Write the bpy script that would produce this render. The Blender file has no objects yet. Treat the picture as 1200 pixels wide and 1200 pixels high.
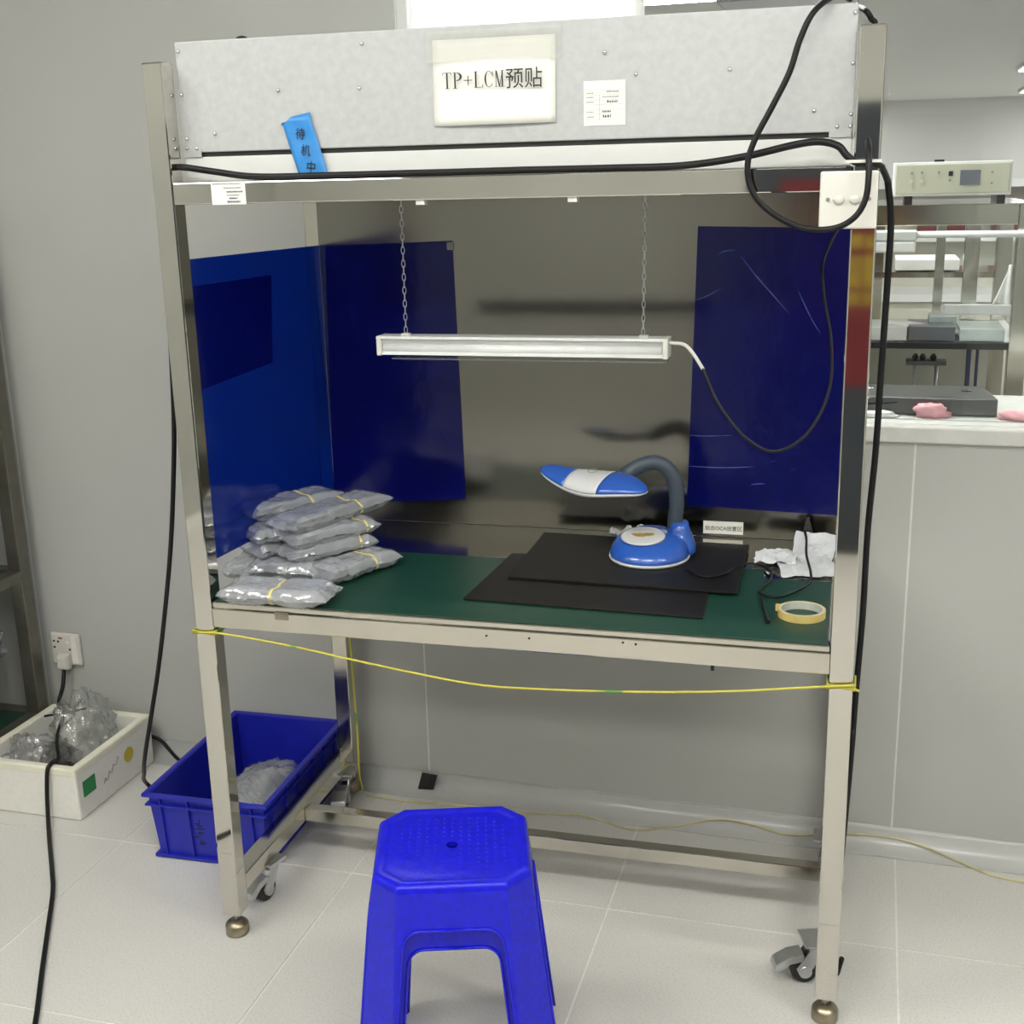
import bpy, bmesh, math, random
from mathutils import Vector, Matrix, noise
random.seed(7)
PI = math.pi
scene = bpy.context.scene
COL = scene.collection

# ------------------------------------------------------------------ camera
F_PX, YAW, PITCH, ROLL = 1449.04, 0.28522, 0.26434, -0.0246
CAM = Vector((1.24983, -2.0251, 1.5358))
BR = 0.016                       # the workbench stands slightly turned to the floor tiles
def cam_axes():
    f = Vector((-math.sin(YAW) * math.cos(PITCH), math.cos(YAW) * math.cos(PITCH), -math.sin(PITCH)))
    r = Vector((math.cos(YAW), math.sin(YAW), 0)); u = r.cross(f)
    return math.cos(ROLL) * r + math.sin(ROLL) * u, -math.sin(ROLL) * r + math.cos(ROLL) * u, f
AR, AU, AF = cam_axes()
cd = bpy.data.cameras.new('camera'); cd.sensor_width = 36; cd.sensor_height = 36
cd.lens = F_PX / 1200 * 36; cd.clip_start = 0.05; cd.clip_end = 60
cam = bpy.data.objects.new('camera', cd); COL.objects.link(cam)
cam.matrix_world = Matrix(((AR.x, AU.x, -AF.x, CAM.x), (AR.y, AU.y, -AF.y, CAM.y), (AR.z, AU.z, -AF.z, CAM.z), (0, 0, 0, 1)))
scene.camera = cam

# ------------------------------------------------------------------ world, exposure
w = bpy.data.worlds.new('world'); scene.world = w; w.use_nodes = True
w.node_tree.nodes['Background'].inputs[0].default_value = (0.8, 0.85, 0.9, 1)
w.node_tree.nodes['Background'].inputs[1].default_value = 0.15
vs = scene.view_settings
vs.view_transform = 'Standard'; vs.look = 'None'; vs.gamma = 1; vs.use_curve_mapping = False
vs.exposure = 1.0
LIGHT = 12.5                      # strength of the fluorescent ceiling panels, main room
LIGHT2 = 17.0                     # the room behind the window

# ------------------------------------------------------------------ pixel rays (image 1200 x 1200) onto known planes
CB, SB = math.cos(BR), math.sin(BR)
def to_local(P): return Vector((P[0] * CB + P[1] * SB, -P[0] * SB + P[1] * CB, P[2]))
def to_world(P): return Vector((P[0] * CB - P[1] * SB, P[0] * SB + P[1] * CB, P[2]))
def hit(x, y, ax, val, local=True):
    v = AF + (x - 600) / F_PX * AR - (y - 600) / F_PX * AU
    c = CAM
    if local: v = to_local(v); c = to_local(c)
    t = (val - c[ax]) / v[ax]
    return c + t * v
def LX(x, y, X): return hit(x, y, 0, X)
def LY(x, y, Y): return hit(x, y, 1, Y)
def LZ(x, y, Z): return hit(x, y, 2, Z)
def WY(x, y, Y): return hit(x, y, 1, Y, False)
def WZ(x, y, Z): return hit(x, y, 2, Z, False)

# ------------------------------------------------------------------ materials
def nodes_of(name):
    m = bpy.data.materials.new(name); m.use_nodes = True
    nt = m.node_tree; return m, nt, nt.nodes['Principled BSDF'], nt.nodes['Material Output']
def rgba(c): return (c[0], c[1], c[2], 1)
def mat(name, c, rough=.5, metal=0, var=.06, scale=30, bump=0, bscale=80, spec=.5, coat=0, c2=None, stretch=None, rvar=0):
    m, nt, p, out = nodes_of(name)
    tc = nt.nodes.new('ShaderNodeTexCoord'); mp = nt.nodes.new('ShaderNodeMapping')
    nt.links.new(tc.outputs['Object'], mp.inputs['Vector'])
    if stretch: mp.inputs['Scale'].default_value = stretch
    n = nt.nodes.new('ShaderNodeTexNoise'); n.inputs['Scale'].default_value = scale; n.inputs['Detail'].default_value = 4
    nt.links.new(mp.outputs[0], n.inputs['Vector'])
    r = nt.nodes.new('ShaderNodeValToRGB'); r.color_ramp.elements[0].position = .3; r.color_ramp.elements[1].position = .7
    a = c2 if c2 else [max(0, v * (1 - var)) for v in c]
    b = c if c2 else [min(1, v * (1 + var)) for v in c]
    r.color_ramp.elements[0].color = rgba(a); r.color_ramp.elements[1].color = rgba(b)
    nt.links.new(n.outputs['Fac'], r.inputs['Fac']); nt.links.new(r.outputs['Color'], p.inputs['Base Color'])
    p.inputs['Roughness'].default_value = rough; p.inputs['Metallic'].default_value = metal
    p.inputs['Specular IOR Level'].default_value = spec
    if coat: p.inputs['Coat Weight'].default_value = coat; p.inputs['Coat Roughness'].default_value = .08
    if rvar:
        mr = nt.nodes.new('ShaderNodeMapRange'); mr.inputs['To Min'].default_value = max(.02, rough - rvar); mr.inputs['To Max'].default_value = rough + rvar
        nt.links.new(n.outputs['Fac'], mr.inputs['Value']); nt.links.new(mr.outputs[0], p.inputs['Roughness'])
    if bump:
        n2 = nt.nodes.new('ShaderNodeTexNoise'); n2.inputs['Scale'].default_value = bscale; n2.inputs['Detail'].default_value = 5
        nt.links.new(mp.outputs[0], n2.inputs['Vector'])
        bp = nt.nodes.new('ShaderNodeBump'); bp.inputs['Strength'].default_value = bump; bp.inputs['Distance'].default_value = .004
        nt.links.new(n2.outputs['Fac'], bp.inputs['Height']); nt.links.new(bp.outputs[0], p.inputs['Normal'])
    return m
def film_mat(name, tint, gloss_rough=.12, gloss=.06, diffuse=None, dfac=0, bump=0):
    """thin sheet: tinted see-through with a gloss on top"""
    m, nt, p, out = nodes_of(name); nt.nodes.remove(p)
    t = nt.nodes.new('ShaderNodeBsdfTransparent'); t.inputs[0].default_value = rgba(tint)
    g = nt.nodes.new('ShaderNodeBsdfGlossy'); g.inputs['Roughness'].default_value = gloss_rough
    fr = nt.nodes.new('ShaderNodeFresnel')
    ge = nt.nodes.new('ShaderNodeNewGeometry'); mi = nt.nodes.new('ShaderNodeMapRange')   # same index seen from either face of the thin sheet
    mi.inputs['To Min'].default_value = 1.45; mi.inputs['To Max'].default_value = 1 / 1.45
    nt.links.new(ge.outputs['Backfacing'], mi.inputs['Value']); nt.links.new(mi.outputs[0], fr.inputs[0])
    last = t
    tc = nt.nodes.new('ShaderNodeTexCoord'); n = nt.nodes.new('ShaderNodeTexNoise')
    n.inputs['Scale'].default_value = 9; n.inputs['Detail'].default_value = 6
    nt.links.new(tc.outputs['Object'], n.inputs['Vector'])
    if bump:
        b = nt.nodes.new('ShaderNodeBump'); b.inputs['Strength'].default_value = bump; b.inputs['Distance'].default_value = .01
        nt.links.new(n.outputs['Fac'], b.inputs['Height']); nt.links.new(b.outputs[0], g.inputs['Normal']); nt.links.new(b.outputs[0], fr.inputs['Normal'])
    if diffuse:
        d = nt.nodes.new('ShaderNodeBsdfDiffuse'); d.inputs[0].default_value = rgba(diffuse)
        mx = nt.nodes.new('ShaderNodeMixShader')
        mr = nt.nodes.new('ShaderNodeMapRange'); mr.inputs['To Min'].default_value = dfac * .5; mr.inputs['To Max'].default_value = min(1, dfac * 1.5)
        nt.links.new(n.outputs['Fac'], mr.inputs['Value']); nt.links.new(mr.outputs[0], mx.inputs[0])
        nt.links.new(t.outputs[0], mx.inputs[1]); nt.links.new(d.outputs[0], mx.inputs[2]); last = mx
    mm = nt.nodes.new('ShaderNodeMath'); mm.operation = 'ADD'; mm.use_clamp = True; mm.inputs[1].default_value = gloss
    nt.links.new(fr.outputs[0], mm.inputs[0])
    mx = nt.nodes.new('ShaderNodeMixShader'); nt.links.new(mm.outputs[0], mx.inputs[0])
    nt.links.new(last.outputs[0], mx.inputs[1]); nt.links.new(g.outputs[0], mx.inputs[2]); nt.links.new(mx.outputs[0], out.inputs[0])
    return m
def emit_mat(name, c, s):
    m, nt, p, out = nodes_of(name)
    p.inputs['Base Color'].default_value = rgba(c); p.inputs['Emission Color'].default_value = rgba(c); p.inputs['Emission Strength'].default_value = s
    return m
M = {}
M['wall'] = mat('grey_wall_panel', (.43, .435, .415), .42, var=.02, scale=3, bump=.02, bscale=120)
M['joint'] = mat('pale_joint', (.66, .66, .63), .5)
M['cove'] = mat('grey_cove', (.47, .475, .465), .22, var=.03, scale=8)
M['ceiling'] = mat('ceiling_white', (.62, .62, .60), .6, var=.02)
M['sill'] = mat('white_sill', (.58, .58, .555), .4)
M['grout'] = mat('pale_grout', (.72, .71, .68), .6)
M['steel'] = mat('polished_steel', (.60, .575, .51), .13, 1, var=.05, scale=6, bump=.015, bscale=14, rvar=.05)
M['steel_mirror'] = mat('mirror_steel', (.62, .60, .55), .05, 1, var=.04, scale=5, rvar=.02)
M['galv'] = mat('galvanised', (.49, .505, .51), .5, .25, var=.06, scale=70, bump=.02, bscale=160)
M['white_metal'] = mat('white_powder_metal', (.68, .69, .68), .4, .0, var=.02)
M['gasket'] = mat('dark_gasket', (.02, .02, .018), .6)
M['rivet'] = mat('rivet', (.65, .66, .66), .25, .8)
M['white_plastic'] = mat('white_plastic', (.72, .71, .66), .3, var=.02)
M['offwhite'] = mat('offwhite_plastic', (.60, .58, .52), .35, var=.04)
M['black_plastic'] = mat('black_plastic', (.012, .012, .012), .35)
M['cable'] = mat('black_cable', (.006, .006, .0065), .45, var=.1, spec=.3)
M['rubber'] = mat('dark_rubber', (.02, .02, .02), .55)
M['zinc'] = mat('zinc', (.55, .56, .57), .28, .85, var=.1, scale=40)
M['rack'] = mat('shaded_rack_steel', (.20, .19, .155), .35, .8, var=.1)  # darkened so the shadow on the rack sits in its colour
M['brass'] = mat('worn_foot_metal', (.32, .28, .20), .3, .9, var=.2, scale=60)
M['green'] = mat('green_mat', (.006, .045, .026), .42, var=.08, scale=60, bump=.02, bscale=300)
M['blackmat'] = mat('black_mat', (.009, .0085, .008), .5, var=.15, scale=50, bump=.03, bscale=400, spec=.25)
M['paper'] = mat('white_paper', (.80, .80, .76), .7, var=.015)
M['ink'] = mat('black_ink', (.02, .02, .02), .7)
M['ink_grey'] = mat('grey_ink', (.25, .25, .25), .7)
M['tape_blue'] = mat('blue_tape', (.03, .24, .62), .45, var=.1, scale=40)
M['tape_yellow'] = mat('cream_tape', (.70, .55, .20), .45, var=.08)
M['tape_inner'] = mat('pale_core', (.55, .56, .50), .6)
M['tissue'] = mat('white_tissue', (.62, .64, .66), .7, var=.05)
M['band'] = mat('yellow_band', (.72, .62, .25), .5)
M['lamp_blue'] = mat('lamp_blue', (.025, .11, .50), .22, var=.05, coat=.5)
M['lamp_white'] = mat('lamp_white', (.66, .67, .68), .25, var=.02)
M['lamp_grey'] = mat('lamp_neck_grey', (.055, .075, .10), .45, var=.05)
M['gold'] = mat('gold_mark', (.45, .30, .08), .5, var=.3, scale=120)
M['stool'] = mat('stool_blue', (.007, .008, .56), .26, var=.16, scale=90, bump=.02, bscale=60, spec=.35)
M['crate'] = mat('crate_blue', (.010, .016, .36), .35, var=.08, scale=20)
M['foam'] = mat('white_foam', (.74, .73, .68), .75, var=.03, scale=60, bump=.15, bscale=260)
M['foam_cream'] = mat('yellowed_foam', (.73, .71, .59), .75, var=.06, scale=15, bump=.15, bscale=260)
M['green_label'] = mat('green_sticker', (.01, .20, .06), .5)
M['yellow_label'] = mat('yellow_sticker', (.55, .45, .03), .5)
M['darkparts'] = mat('grey_parts', (.14, .14, .13), .4, .3, var=.4, scale=50)
M['screen_grey'] = mat('packed_screens', (.42, .425, .44), .35, var=.45, scale=60, stretch=(1, 3, 1))
M['red'] = mat('red_reflection_card', (.15, .012, .018), .5, var=.05)
M['yellow_char'] = mat('gold_card_ink', (.33, .23, .025), .5, var=.35, scale=25)
M['reflection_block'] = mat('slate_reflection_block', (.035, .045, .06), .5, var=.1)
M['cream'] = mat('cream_panel', (.55, .54, .46), .5, var=.03)
M['darkbox'] = mat('charcoal_steel_box', (.14, .14, .14), .32, .7, var=.08, scale=20)
M['beige_box'] = mat('beige_instrument', (.50, .49, .38), .45, var=.03)
M['lcd'] = mat('lcd_grey', (.16, .17, .19), .2)
M['pink'] = mat('pink_plastic', (.75, .38, .42), .4)
M['navy'] = mat('navy_cloth', (.03, .035, .12), .6)
M['whitecloth'] = mat('white_cloth', (.8, .8, .78), .8)
M['maroon'] = mat('dark_red_box', (.13, .03, .03), .5)
M['glassware'] = mat('pale_glass_tray', (.62, .70, .68), .15, var=.1)
M['film'] = film_mat('blue_film', (.06, .20, .70), .10, .0, diffuse=(.004, .02, .20), dfac=.12, bump=.05)
M['film_back'] = film_mat('blue_film_on_steel', (.28, .28, .86), .14, .0, diffuse=(.006, .009, .16), dfac=.55, bump=.3)
M['clear_tape'] = film_mat('clear_tape', (.95, .95, .94), .3, .0, diffuse=(.70, .70, .66), dfac=.22)
M['bag'] = film_mat('clear_bag', (.88, .90, .92), .14, .12, diffuse=(.66, .68, .72), dfac=.36, bump=.8)
M['bag_clear'] = film_mat('clear_bag_thin', (.90, .91, .91), .08, .08, diffuse=(.55, .55, .54), dfac=.22, bump=.6)
M['crease_glint'] = mat('film_crease_glint', (.10, .13, .42), .2, var=.3, scale=60)
M['residue'] = mat('tape_residue', (.22, .19, .15), .6)
M['pane'] = film_mat('window_glass', (.93, .95, .95), .01, .0)
M['light'] = emit_mat('fluorescent_panel', (1, .985, .92), LIGHT)
M['light2'] = emit_mat('fluorescent_panel_far', (1, .985, .94), LIGHT2)
M['tube'] = mat('dead_tube', (.75, .76, .76), .2)

def floor_material():
    m, nt, p, out = nodes_of('speckled_vinyl_tile')
    tc = nt.nodes.new('ShaderNodeTexCoord')
    oi = nt.nodes.new('ShaderNodeObjectInfo')
    ad = nt.nodes.new('ShaderNodeVectorMath'); ad.operation = 'ADD'
    nt.links.new(tc.outputs['Object'], ad.inputs[0]); nt.links.new(oi.outputs['Location'], ad.inputs[1])
    n = nt.nodes.new('ShaderNodeTexNoise'); n.inputs['Scale'].default_value = 230; n.inputs['Detail'].default_value = 2
    nt.links.new(ad.outputs[0], n.inputs['Vector'])
    r = nt.nodes.new('ShaderNodeValToRGB')
    r.color_ramp.elements[0].position = .30; r.color_ramp.elements[0].color = (.50, .488, .462, 1)
    r.color_ramp.elements[1].position = .52; r.color_ramp.elements[1].color = (.59, .58, .555, 1)
    nt.links.new(n.outputs['Fac'], r.inputs['Fac']); nt.links.new(r.outputs[0], p.inputs['Base Color'])
    p.inputs['Roughness'].default_value = .28
    return m
M['tile'] = floor_material()
def brushed():
    m, nt, p, out = nodes_of('brushed_steel_sheet')
    tc = nt.nodes.new('ShaderNodeTexCoord'); mp = nt.nodes.new('ShaderNodeMapping'); mp.inputs['Scale'].default_value = (400, 400, 3)
    nt.links.new(tc.outputs['Object'], mp.inputs[0])
    n = nt.nodes.new('ShaderNodeTexNoise'); n.inputs['Scale'].default_value = 1; nt.links.new(mp.outputs[0], n.inputs['Vector'])
    mr = nt.nodes.new('ShaderNodeMapRange'); mr.inputs['To Min'].default_value = .13; mr.inputs['To Max'].default_value = .2
    nt.links.new(n.outputs['Fac'], mr.inputs['Value']); nt.links.new(mr.outputs[0], p.inputs['Roughness'])
    n2 = nt.nodes.new('ShaderNodeTexNoise'); n2.inputs['Scale'].default_value = 2.2; nt.links.new(tc.outputs['Object'], n2.inputs['Vector'])
    bp = nt.nodes.new('ShaderNodeBump'); bp.inputs['Strength'].default_value = .10; bp.inputs['Distance'].default_value = .03
    nt.links.new(n2.outputs['Fac'], bp.inputs['Height']); nt.links.new(bp.outputs[0], p.inputs['Normal'])
    p.inputs['Base Color'].default_value = (.28, .27, .243, 1); p.inputs['Metallic'].default_value = 1
    p.inputs['Anisotropic'].default_value = .6
    tg = nt.nodes.new('ShaderNodeTangent'); tg.direction_type = 'RADIAL'; tg.axis = 'Z'; nt.links.new(tg.outputs[0], p.inputs['Tangent'])
    return m
M['brushed'] = brushed()
def striped_wire():
    m, nt, p, out = nodes_of('yellow_green_wire')
    tc = nt.nodes.new('ShaderNodeTexCoord'); n = nt.nodes.new('ShaderNodeTexNoise'); n.inputs['Scale'].default_value = 11
    nt.links.new(tc.outputs['Object'], n.inputs['Vector'])
    r = nt.nodes.new('ShaderNodeValToRGB'); r.color_ramp.elements[0].position = .36; r.color_ramp.elements[0].color = (.10, .28, .04, 1)
    r.color_ramp.elements[1].position = .42; r.color_ramp.elements[1].color = (.50, .46, .06, 1)
    nt.links.new(n.outputs['Fac'], r.inputs['Fac']); nt.links.new(r.outputs[0], p.inputs['Base Color']); p.inputs['Roughness'].default_value = .4
    return m
M['wire'] = striped_wire()

M['wire_pale'] = mat('pale_wire', (.52, .48, .26), .5, var=.2, scale=14)

# ------------------------------------------------------------------ mesh helpers
def spline(pts, n=8):
    pts = [Vector(p) for p in pts]
    if len(pts) < 3: return pts
    P = [pts[0] * 2 - pts[1]] + pts + [pts[-1] * 2 - pts[-2]]
    out = []
    for i in range(1, len(P) - 2):
        for k in range(n):
            t = k / n; a, b, c, d = P[i - 1], P[i], P[i + 1], P[i + 2]
            out.append(.5 * ((2 * b) + (c - a) * t + (2 * a - 5 * b + 4 * c - d) * t * t + (3 * b - a - 3 * c + d) * t ** 3))
    out.append(pts[-1]); return out
class MB:
    def __init__(s): s.v = []; s.f = []; s.sm = []
    def add(s, vs, fs, smooth=False):
        o = len(s.v); s.v += [Vector(v) for v in vs]
        for f in fs: s.f.append([i + o for i in f]); s.sm.append(smooth)
        return s
    def box(s, a, b, T=None):
        x0, y0, z0 = a; x1, y1, z1 = b
        vs = [Vector(p) for p in ((x0, y0, z0), (x1, y0, z0), (x1, y1, z0), (x0, y1, z0), (x0, y0, z1), (x1, y0, z1), (x1, y1, z1), (x0, y1, z1))]
        if T: vs = [T @ v for v in vs]
        return s.add(vs, [(0, 3, 2, 1), (4, 5, 6, 7), (0, 1, 5, 4), (1, 2, 6, 5), (2, 3, 7, 6), (3, 0, 4, 7)])
    def ring_loft(s, rings, cap=True, smooth=True, closed=False):
        n = len(rings[0]); vs = [p for r in rings for p in r]; fs = []
        m = len(rings)
        for i in range(m if closed else m - 1):
            for k in range(n):
                a = i * n + k; b = i * n + (k + 1) % n; j = (i + 1) % m
                fs.append((a, b, j * n + (k + 1) % n, j * n + k))
        o = len(s.v); s.add(vs, fs, smooth)
        if cap and not closed:
            s.f.append([o + k for k in reversed(range(n))]); s.sm.append(False)
            s.f.append([o + (m - 1) * n + k for k in range(n)]); s.sm.append(False)
        return s
    def tube(s, pts, r, n=8, cap=True, closed=False):
        pts = [Vector(p) for p in pts]; rings = []; ref = None
        for i, p in enumerate(pts):
            if closed: t = pts[(i + 1) % len(pts)] - pts[i - 1]
            else: t = pts[min(i + 1, len(pts) - 1)] - pts[max(i - 1, 0)]
            if t.length < 1e-9: t = Vector((0, 0, 1))
            t.normalize()
            if ref is None: ref = t.orthogonal().normalized()
            ref = (ref - t * ref.dot(t))
            if ref.length < 1e-6: ref = t.orthogonal()
            ref.normalize(); bn = t.cross(ref); rr = r[i] if isinstance(r, (list, tuple)) else r
            rings.append([p + (ref * math.cos(2 * PI * k / n) + bn * math.sin(2 * PI * k / n)) * rr for k in range(n)])
        return s.ring_loft(rings, cap, True, closed)
    def cyl(s, a, b, r, n=20, r2=None):
        return s.tube([a, b], [r, r if r2 is None else r2], n)
    def lathe(s, prof, c=(0, 0, 0), n=28, axis=None, sx=1, sy=1):
        c = Vector(c); R = axis.to_matrix() if axis else Matrix.Identity(3)
        rings = [[c + R @ Vector((r * sx * math.cos(2 * PI * k / n), r * sy * math.sin(2 * PI * k / n), z)) for k in range(n)] for r, z in prof]
        return s.ring_loft(rings, True, True)
    def prism(s, poly, d):
        """closed polygon (list of 3d points) extruded by vector d"""
        d = Vector(d); n = len(poly); P = [Vector(p) for p in poly]
        s.add(P + [p + d for p in P], [tuple(reversed(range(n))), tuple(range(n, 2 * n))] + [(k, (k + 1) % n, n + (k + 1) % n, n + k) for k in range(n)])
        return s
    def grid(s, fn, nu, nv, smooth=True):
        vs = [fn(i / nu, j / nv) for j in range(nv + 1) for i in range(nu + 1)]
        fs = [(j * (nu + 1) + i, j * (nu + 1) + i + 1, (j + 1) * (nu + 1) + i + 1, (j + 1) * (nu + 1) + i) for j in range(nv) for i in range(nu)]
        return s.add(vs, fs, smooth)
    def mesh(s, name):
        me = bpy.data.meshes.new(name); me.from_pydata([tuple(v) for v in s.v], [], s.f)
        for p, q in zip(me.polygons, s.sm): p.use_smooth = q
        bm = bmesh.new(); bm.from_mesh(me); bmesh.ops.recalc_face_normals(bm, faces=bm.faces); bm.to_mesh(me); bm.free()
        me.update(); return me
    def build(s, name, m, parent=None, bevel=0, solid=0, origin=None, bench=False):
        if origin is not None: s.v = [v - Vector(origin) for v in s.v]
        me = s.mesh(name); me.materials.append(M[m] if isinstance(m, str) else m)
        return link(name, me, parent, origin, bench, bevel, solid)
def link(name, me, parent=None, origin=None, bench=False, bevel=0, solid=0):
    o = bpy.data.objects.new(name, me); COL.objects.link(o)
    if parent: o.parent = parent
    if origin is not None: o.location = to_world(origin) if bench else Vector(origin)
    if bench: o.rotation_euler.z = BR
    if solid:
        sm = o.modifiers.new('solid', 'SOLIDIFY'); sm.thickness = abs(solid); sm.offset = -1 if solid > 0 else 1
    if bevel:
        b = o.modifiers.new('bevel', 'BEVEL'); b.width = bevel; b.segments = 2; b.limit_method = 'ANGLE'; b.angle_limit = .6
    return o
def tag(o, label, cat, group=None):
    o['label'] = label; o['category'] = cat
    if group: o['group'] = group
    return o
def struct(o): o['kind'] = 'structure'; return o
def thing(name, label, cat, loc=(0, 0, 0), rotz=0, group=None, bench=False):
    o = bpy.data.objects.new(name, None); COL.objects.link(o); o.empty_display_size = .05
    o.location = to_world(loc) if bench else Vector(loc); o.rotation_euler.z = rotz + (BR if bench else 0)
    return tag(o, label, cat, group)
def text_mesh(body, size, sx=1.0, depth=.0002):
    """flat text standing in the XZ plane, facing -Y, origin at its lower left"""
    c = bpy.data.curves.new('text', 'FONT'); c.body = body; c.size = size; c.extrude = depth
    o = bpy.data.objects.new('text', c); COL.objects.link(o)
    me = bpy.data.meshes.new_from_object(o.evaluated_get(bpy.context.evaluated_depsgraph_get()))
    bpy.data.objects.remove(o); bpy.data.curves.remove(c)
    for v in me.vertices: v.co = Vector((v.co.x * sx, -v.co.z, v.co.y))
    me.update(); return me
def text(name, body, size, m, parent, loc, sx=1.0, rot=None):
    me = text_mesh(body, size, sx); me.name = name; me.materials.clear(); me.materials.append(M[m])
    o = link(name, me, parent); o.location = loc
    if rot: o.rotation_euler = rot
    return o
def ribbon_text(mb, x0, z, wd, h, y, seed, n=None, fill=.62):
    """rows of tiny print, too small to read in the photograph: broken dashes"""
    rnd = random.Random(seed); x = x0
    while x < x0 + wd:
        q = h * rnd.uniform(.5, 1.1)
        mb.box((x, y - .0003, z), (min(x + q * fill, x0 + wd), y, z + h * rnd.uniform(.7, 1)))
        x += q

# ================================================================== THE SETTING
TX0, TY0, T = -.43607, .29402, .6
WALL_Y, WALL_R = .722, -.015
fl = MB().box((-1.75, -4.3, -.06), (3.7, .75, -.0015)).build('floor', 'grout'); struct(fl)
tile_me = MB().box((-.2978, -.2978, -.0015), (.2978, .2978, 0)).mesh('tile'); tile_me.materials.append(M['tile'])
for i in range(-2, 7):
    for j in range(-8, 2):
        x = TX0 + (i + .5) * T; y = TY0 + (j + .5) * T
        if y + .3 > WALL_Y + .2: continue
        o = bpy.data.objects.new('tile', tile_me); COL.objects.link(o); o.parent = fl; o.location = (x, y, 0)
# back wall: full-height clean-room panels on the left, half-height panels below a window on the right
bm_ = MB().box((-1.75, .0006, 0), (3.7, .055, .985)).box((-1.75, .0006, .985), (.206, .055, 2.7)).box((.206, .004, 2.42), (3.7, .055, 2.7))
wb = bm_.build('wall_back', 'joint'); struct(wb); wb.location = (0, WALL_Y, 0); wb.rotation_euler.z = WALL_R
SEAM = .2045
for k in range(-2, 4):
    x0 = SEAM + k * 1.15 if k < 1 else SEAM + k * 1.15
    a, b = x0 + .0022, x0 + 1.15 - .0022
    if b < -1.75 or a > 3.7: continue
    a = max(a, -1.75); b = min(b, 3.7)
    if k < 0: MB().box((a, 0, .05), (b, .004, 2.7)).build('panel', 'wall', wb)
    else: MB().box((a, 0, .05), (b, .004, .965)).build('panel', 'wall', wb)
sl = MB().box((.206, -.012, .968), (3.7, .075, 1.003)).build('window_sill', 'sill', wb, bevel=.004)
# curved cove strip at the foot of the wall
def cove(t): a = t * PI / 2; return (-.052 * (1 - math.sin(a)), .052 * (1 - math.cos(a)))
prof = [(-.052 + .0, .0)] + [cove(k / 8) for k in range(9)]
cv = MB(); n = 9
pts = [cove(k / 8) for k in range(9)] + [(0.0, 0.0)]
cv.prism([Vector((-1.75, y - .0005, z)) for y, z in pts], (5.45, 0, 0))
co = cv.build('baseboard_back', 'cove'); struct(co); co.location = (0, WALL_Y, 0); co.rotation_euler.z = WALL_R
for p in co.data.polygons: p.use_smooth = len(p.vertices) == 4
# window: jamb frame and glass
wn = MB().box((.206, .0, 1.003), (.232, .05, 2.42)).box((.232, .0, 2.39), (3.7, .05, 2.42)).build('window_1', 'white_metal', None, bevel=.002)
struct(wn); wn.location = (0, WALL_Y, 0); wn.rotation_euler.z = WALL_R
MB().box((.232, .022, 1.003), (3.7, .026, 2.39)).build('window_pane', 'pane', wn)
struct(MB().box((-1.81, -4.3, 0), (-1.75, .78, 2.7)).build('wall_left', 'wall'))
struct(MB().box((3.7, -4.3, 0), (3.76, .72, 2.7)).build('wall_right', 'wall'))
struct(MB().box((-1.81, -4.36, 0), (3.76, -4.3, 2.7)).build('wall_front', 'wall'))
ce = struct(MB().box((-1.81, -4.36, 2.7), (3.76, .8, 2.76)).build('ceiling', 'ceiling'))
# ceiling lights of this room
def ceiling_light(x, y, z, label, lx=1.2, ly=.3, m='light'):
    t = thing('ceiling_light', label, 'ceiling light', (x, y, z), 0, 'fluorescent panels on the ceiling')
    MB().box((-lx / 2 - .03, -ly / 2 - .03, -.04), (lx / 2 + .03, ly / 2 + .03, 0)).build('frame', 'white_metal', t)
    MB().box((-lx / 2, -ly / 2, -.045), (lx / 2, ly / 2, -.0401)).build('diffuser', m, t)
    return t
spots = [(-.7, -1.1, 'above the left of the bench'), (1.0, -1.3, 'above the front of the bench'), (2.7, -1.0, 'right of the bench'),
         (-.7, -2.9, 'behind the camera on the left'), (1.0, -3.1, 'right behind the camera'), (2.7, -2.9, 'behind the camera on the right')]
for x, y, s in spots: ceiling_light(x, y, 2.7, 'white fluorescent ceiling panel ' + s)

# ---- the neighbouring room seen through the window
R2 = dict(x0=-5, x1=9, y1=16.5, zc=2.4)
struct(MB().box((-5, .79, -.06), (9, 16.5, 0)).build('floor', 'tile'))
struct(MB().box((-5, 16.5, 0), (9, 16.56, 2.6)).build('wall_far', 'ceiling'))
struct(MB().box((-5.06, .79, 0), (-5, 16.5, 2.6)).build('wall_left', 'wall'))
struct(MB().box((9, .79, 0), (9.06, 16.5, 2.6)).build('wall_right', 'wall'))
struct(MB().box((-5, .81, 2.42), (9, 16.5, 2.5)).build('ceiling', 'ceiling'))
for k, (x, y) in enumerate([(2.53, 10.4), (2.92, 14.2)]):
    ceiling_light(x, y, 2.42, 'distant ceiling tube light beyond the window, ' + ('nearer and higher in the picture' if k == 0 else 'farther and lower in the picture'), .14, 1.3, 'light2')
for k, (x, y) in enumerate([(.7, 1.35), (2.6, 2.4), (4.4, 3.2), (.2, 4.6), (5.5, 6.5), (-1.8, 4.6), (-.8, 8.5), (5.6, 10.5), (.0, 12.5), (5.6, 14.0), (.3, 15.3), (4.2, 15.3)]):  # unseen panels, added to brighten this room and its far wall
    ceiling_light(x, y, 2.42, 'unseen ceiling panel added to brighten the neighbouring room', 1.2, .3, 'light2')

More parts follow.
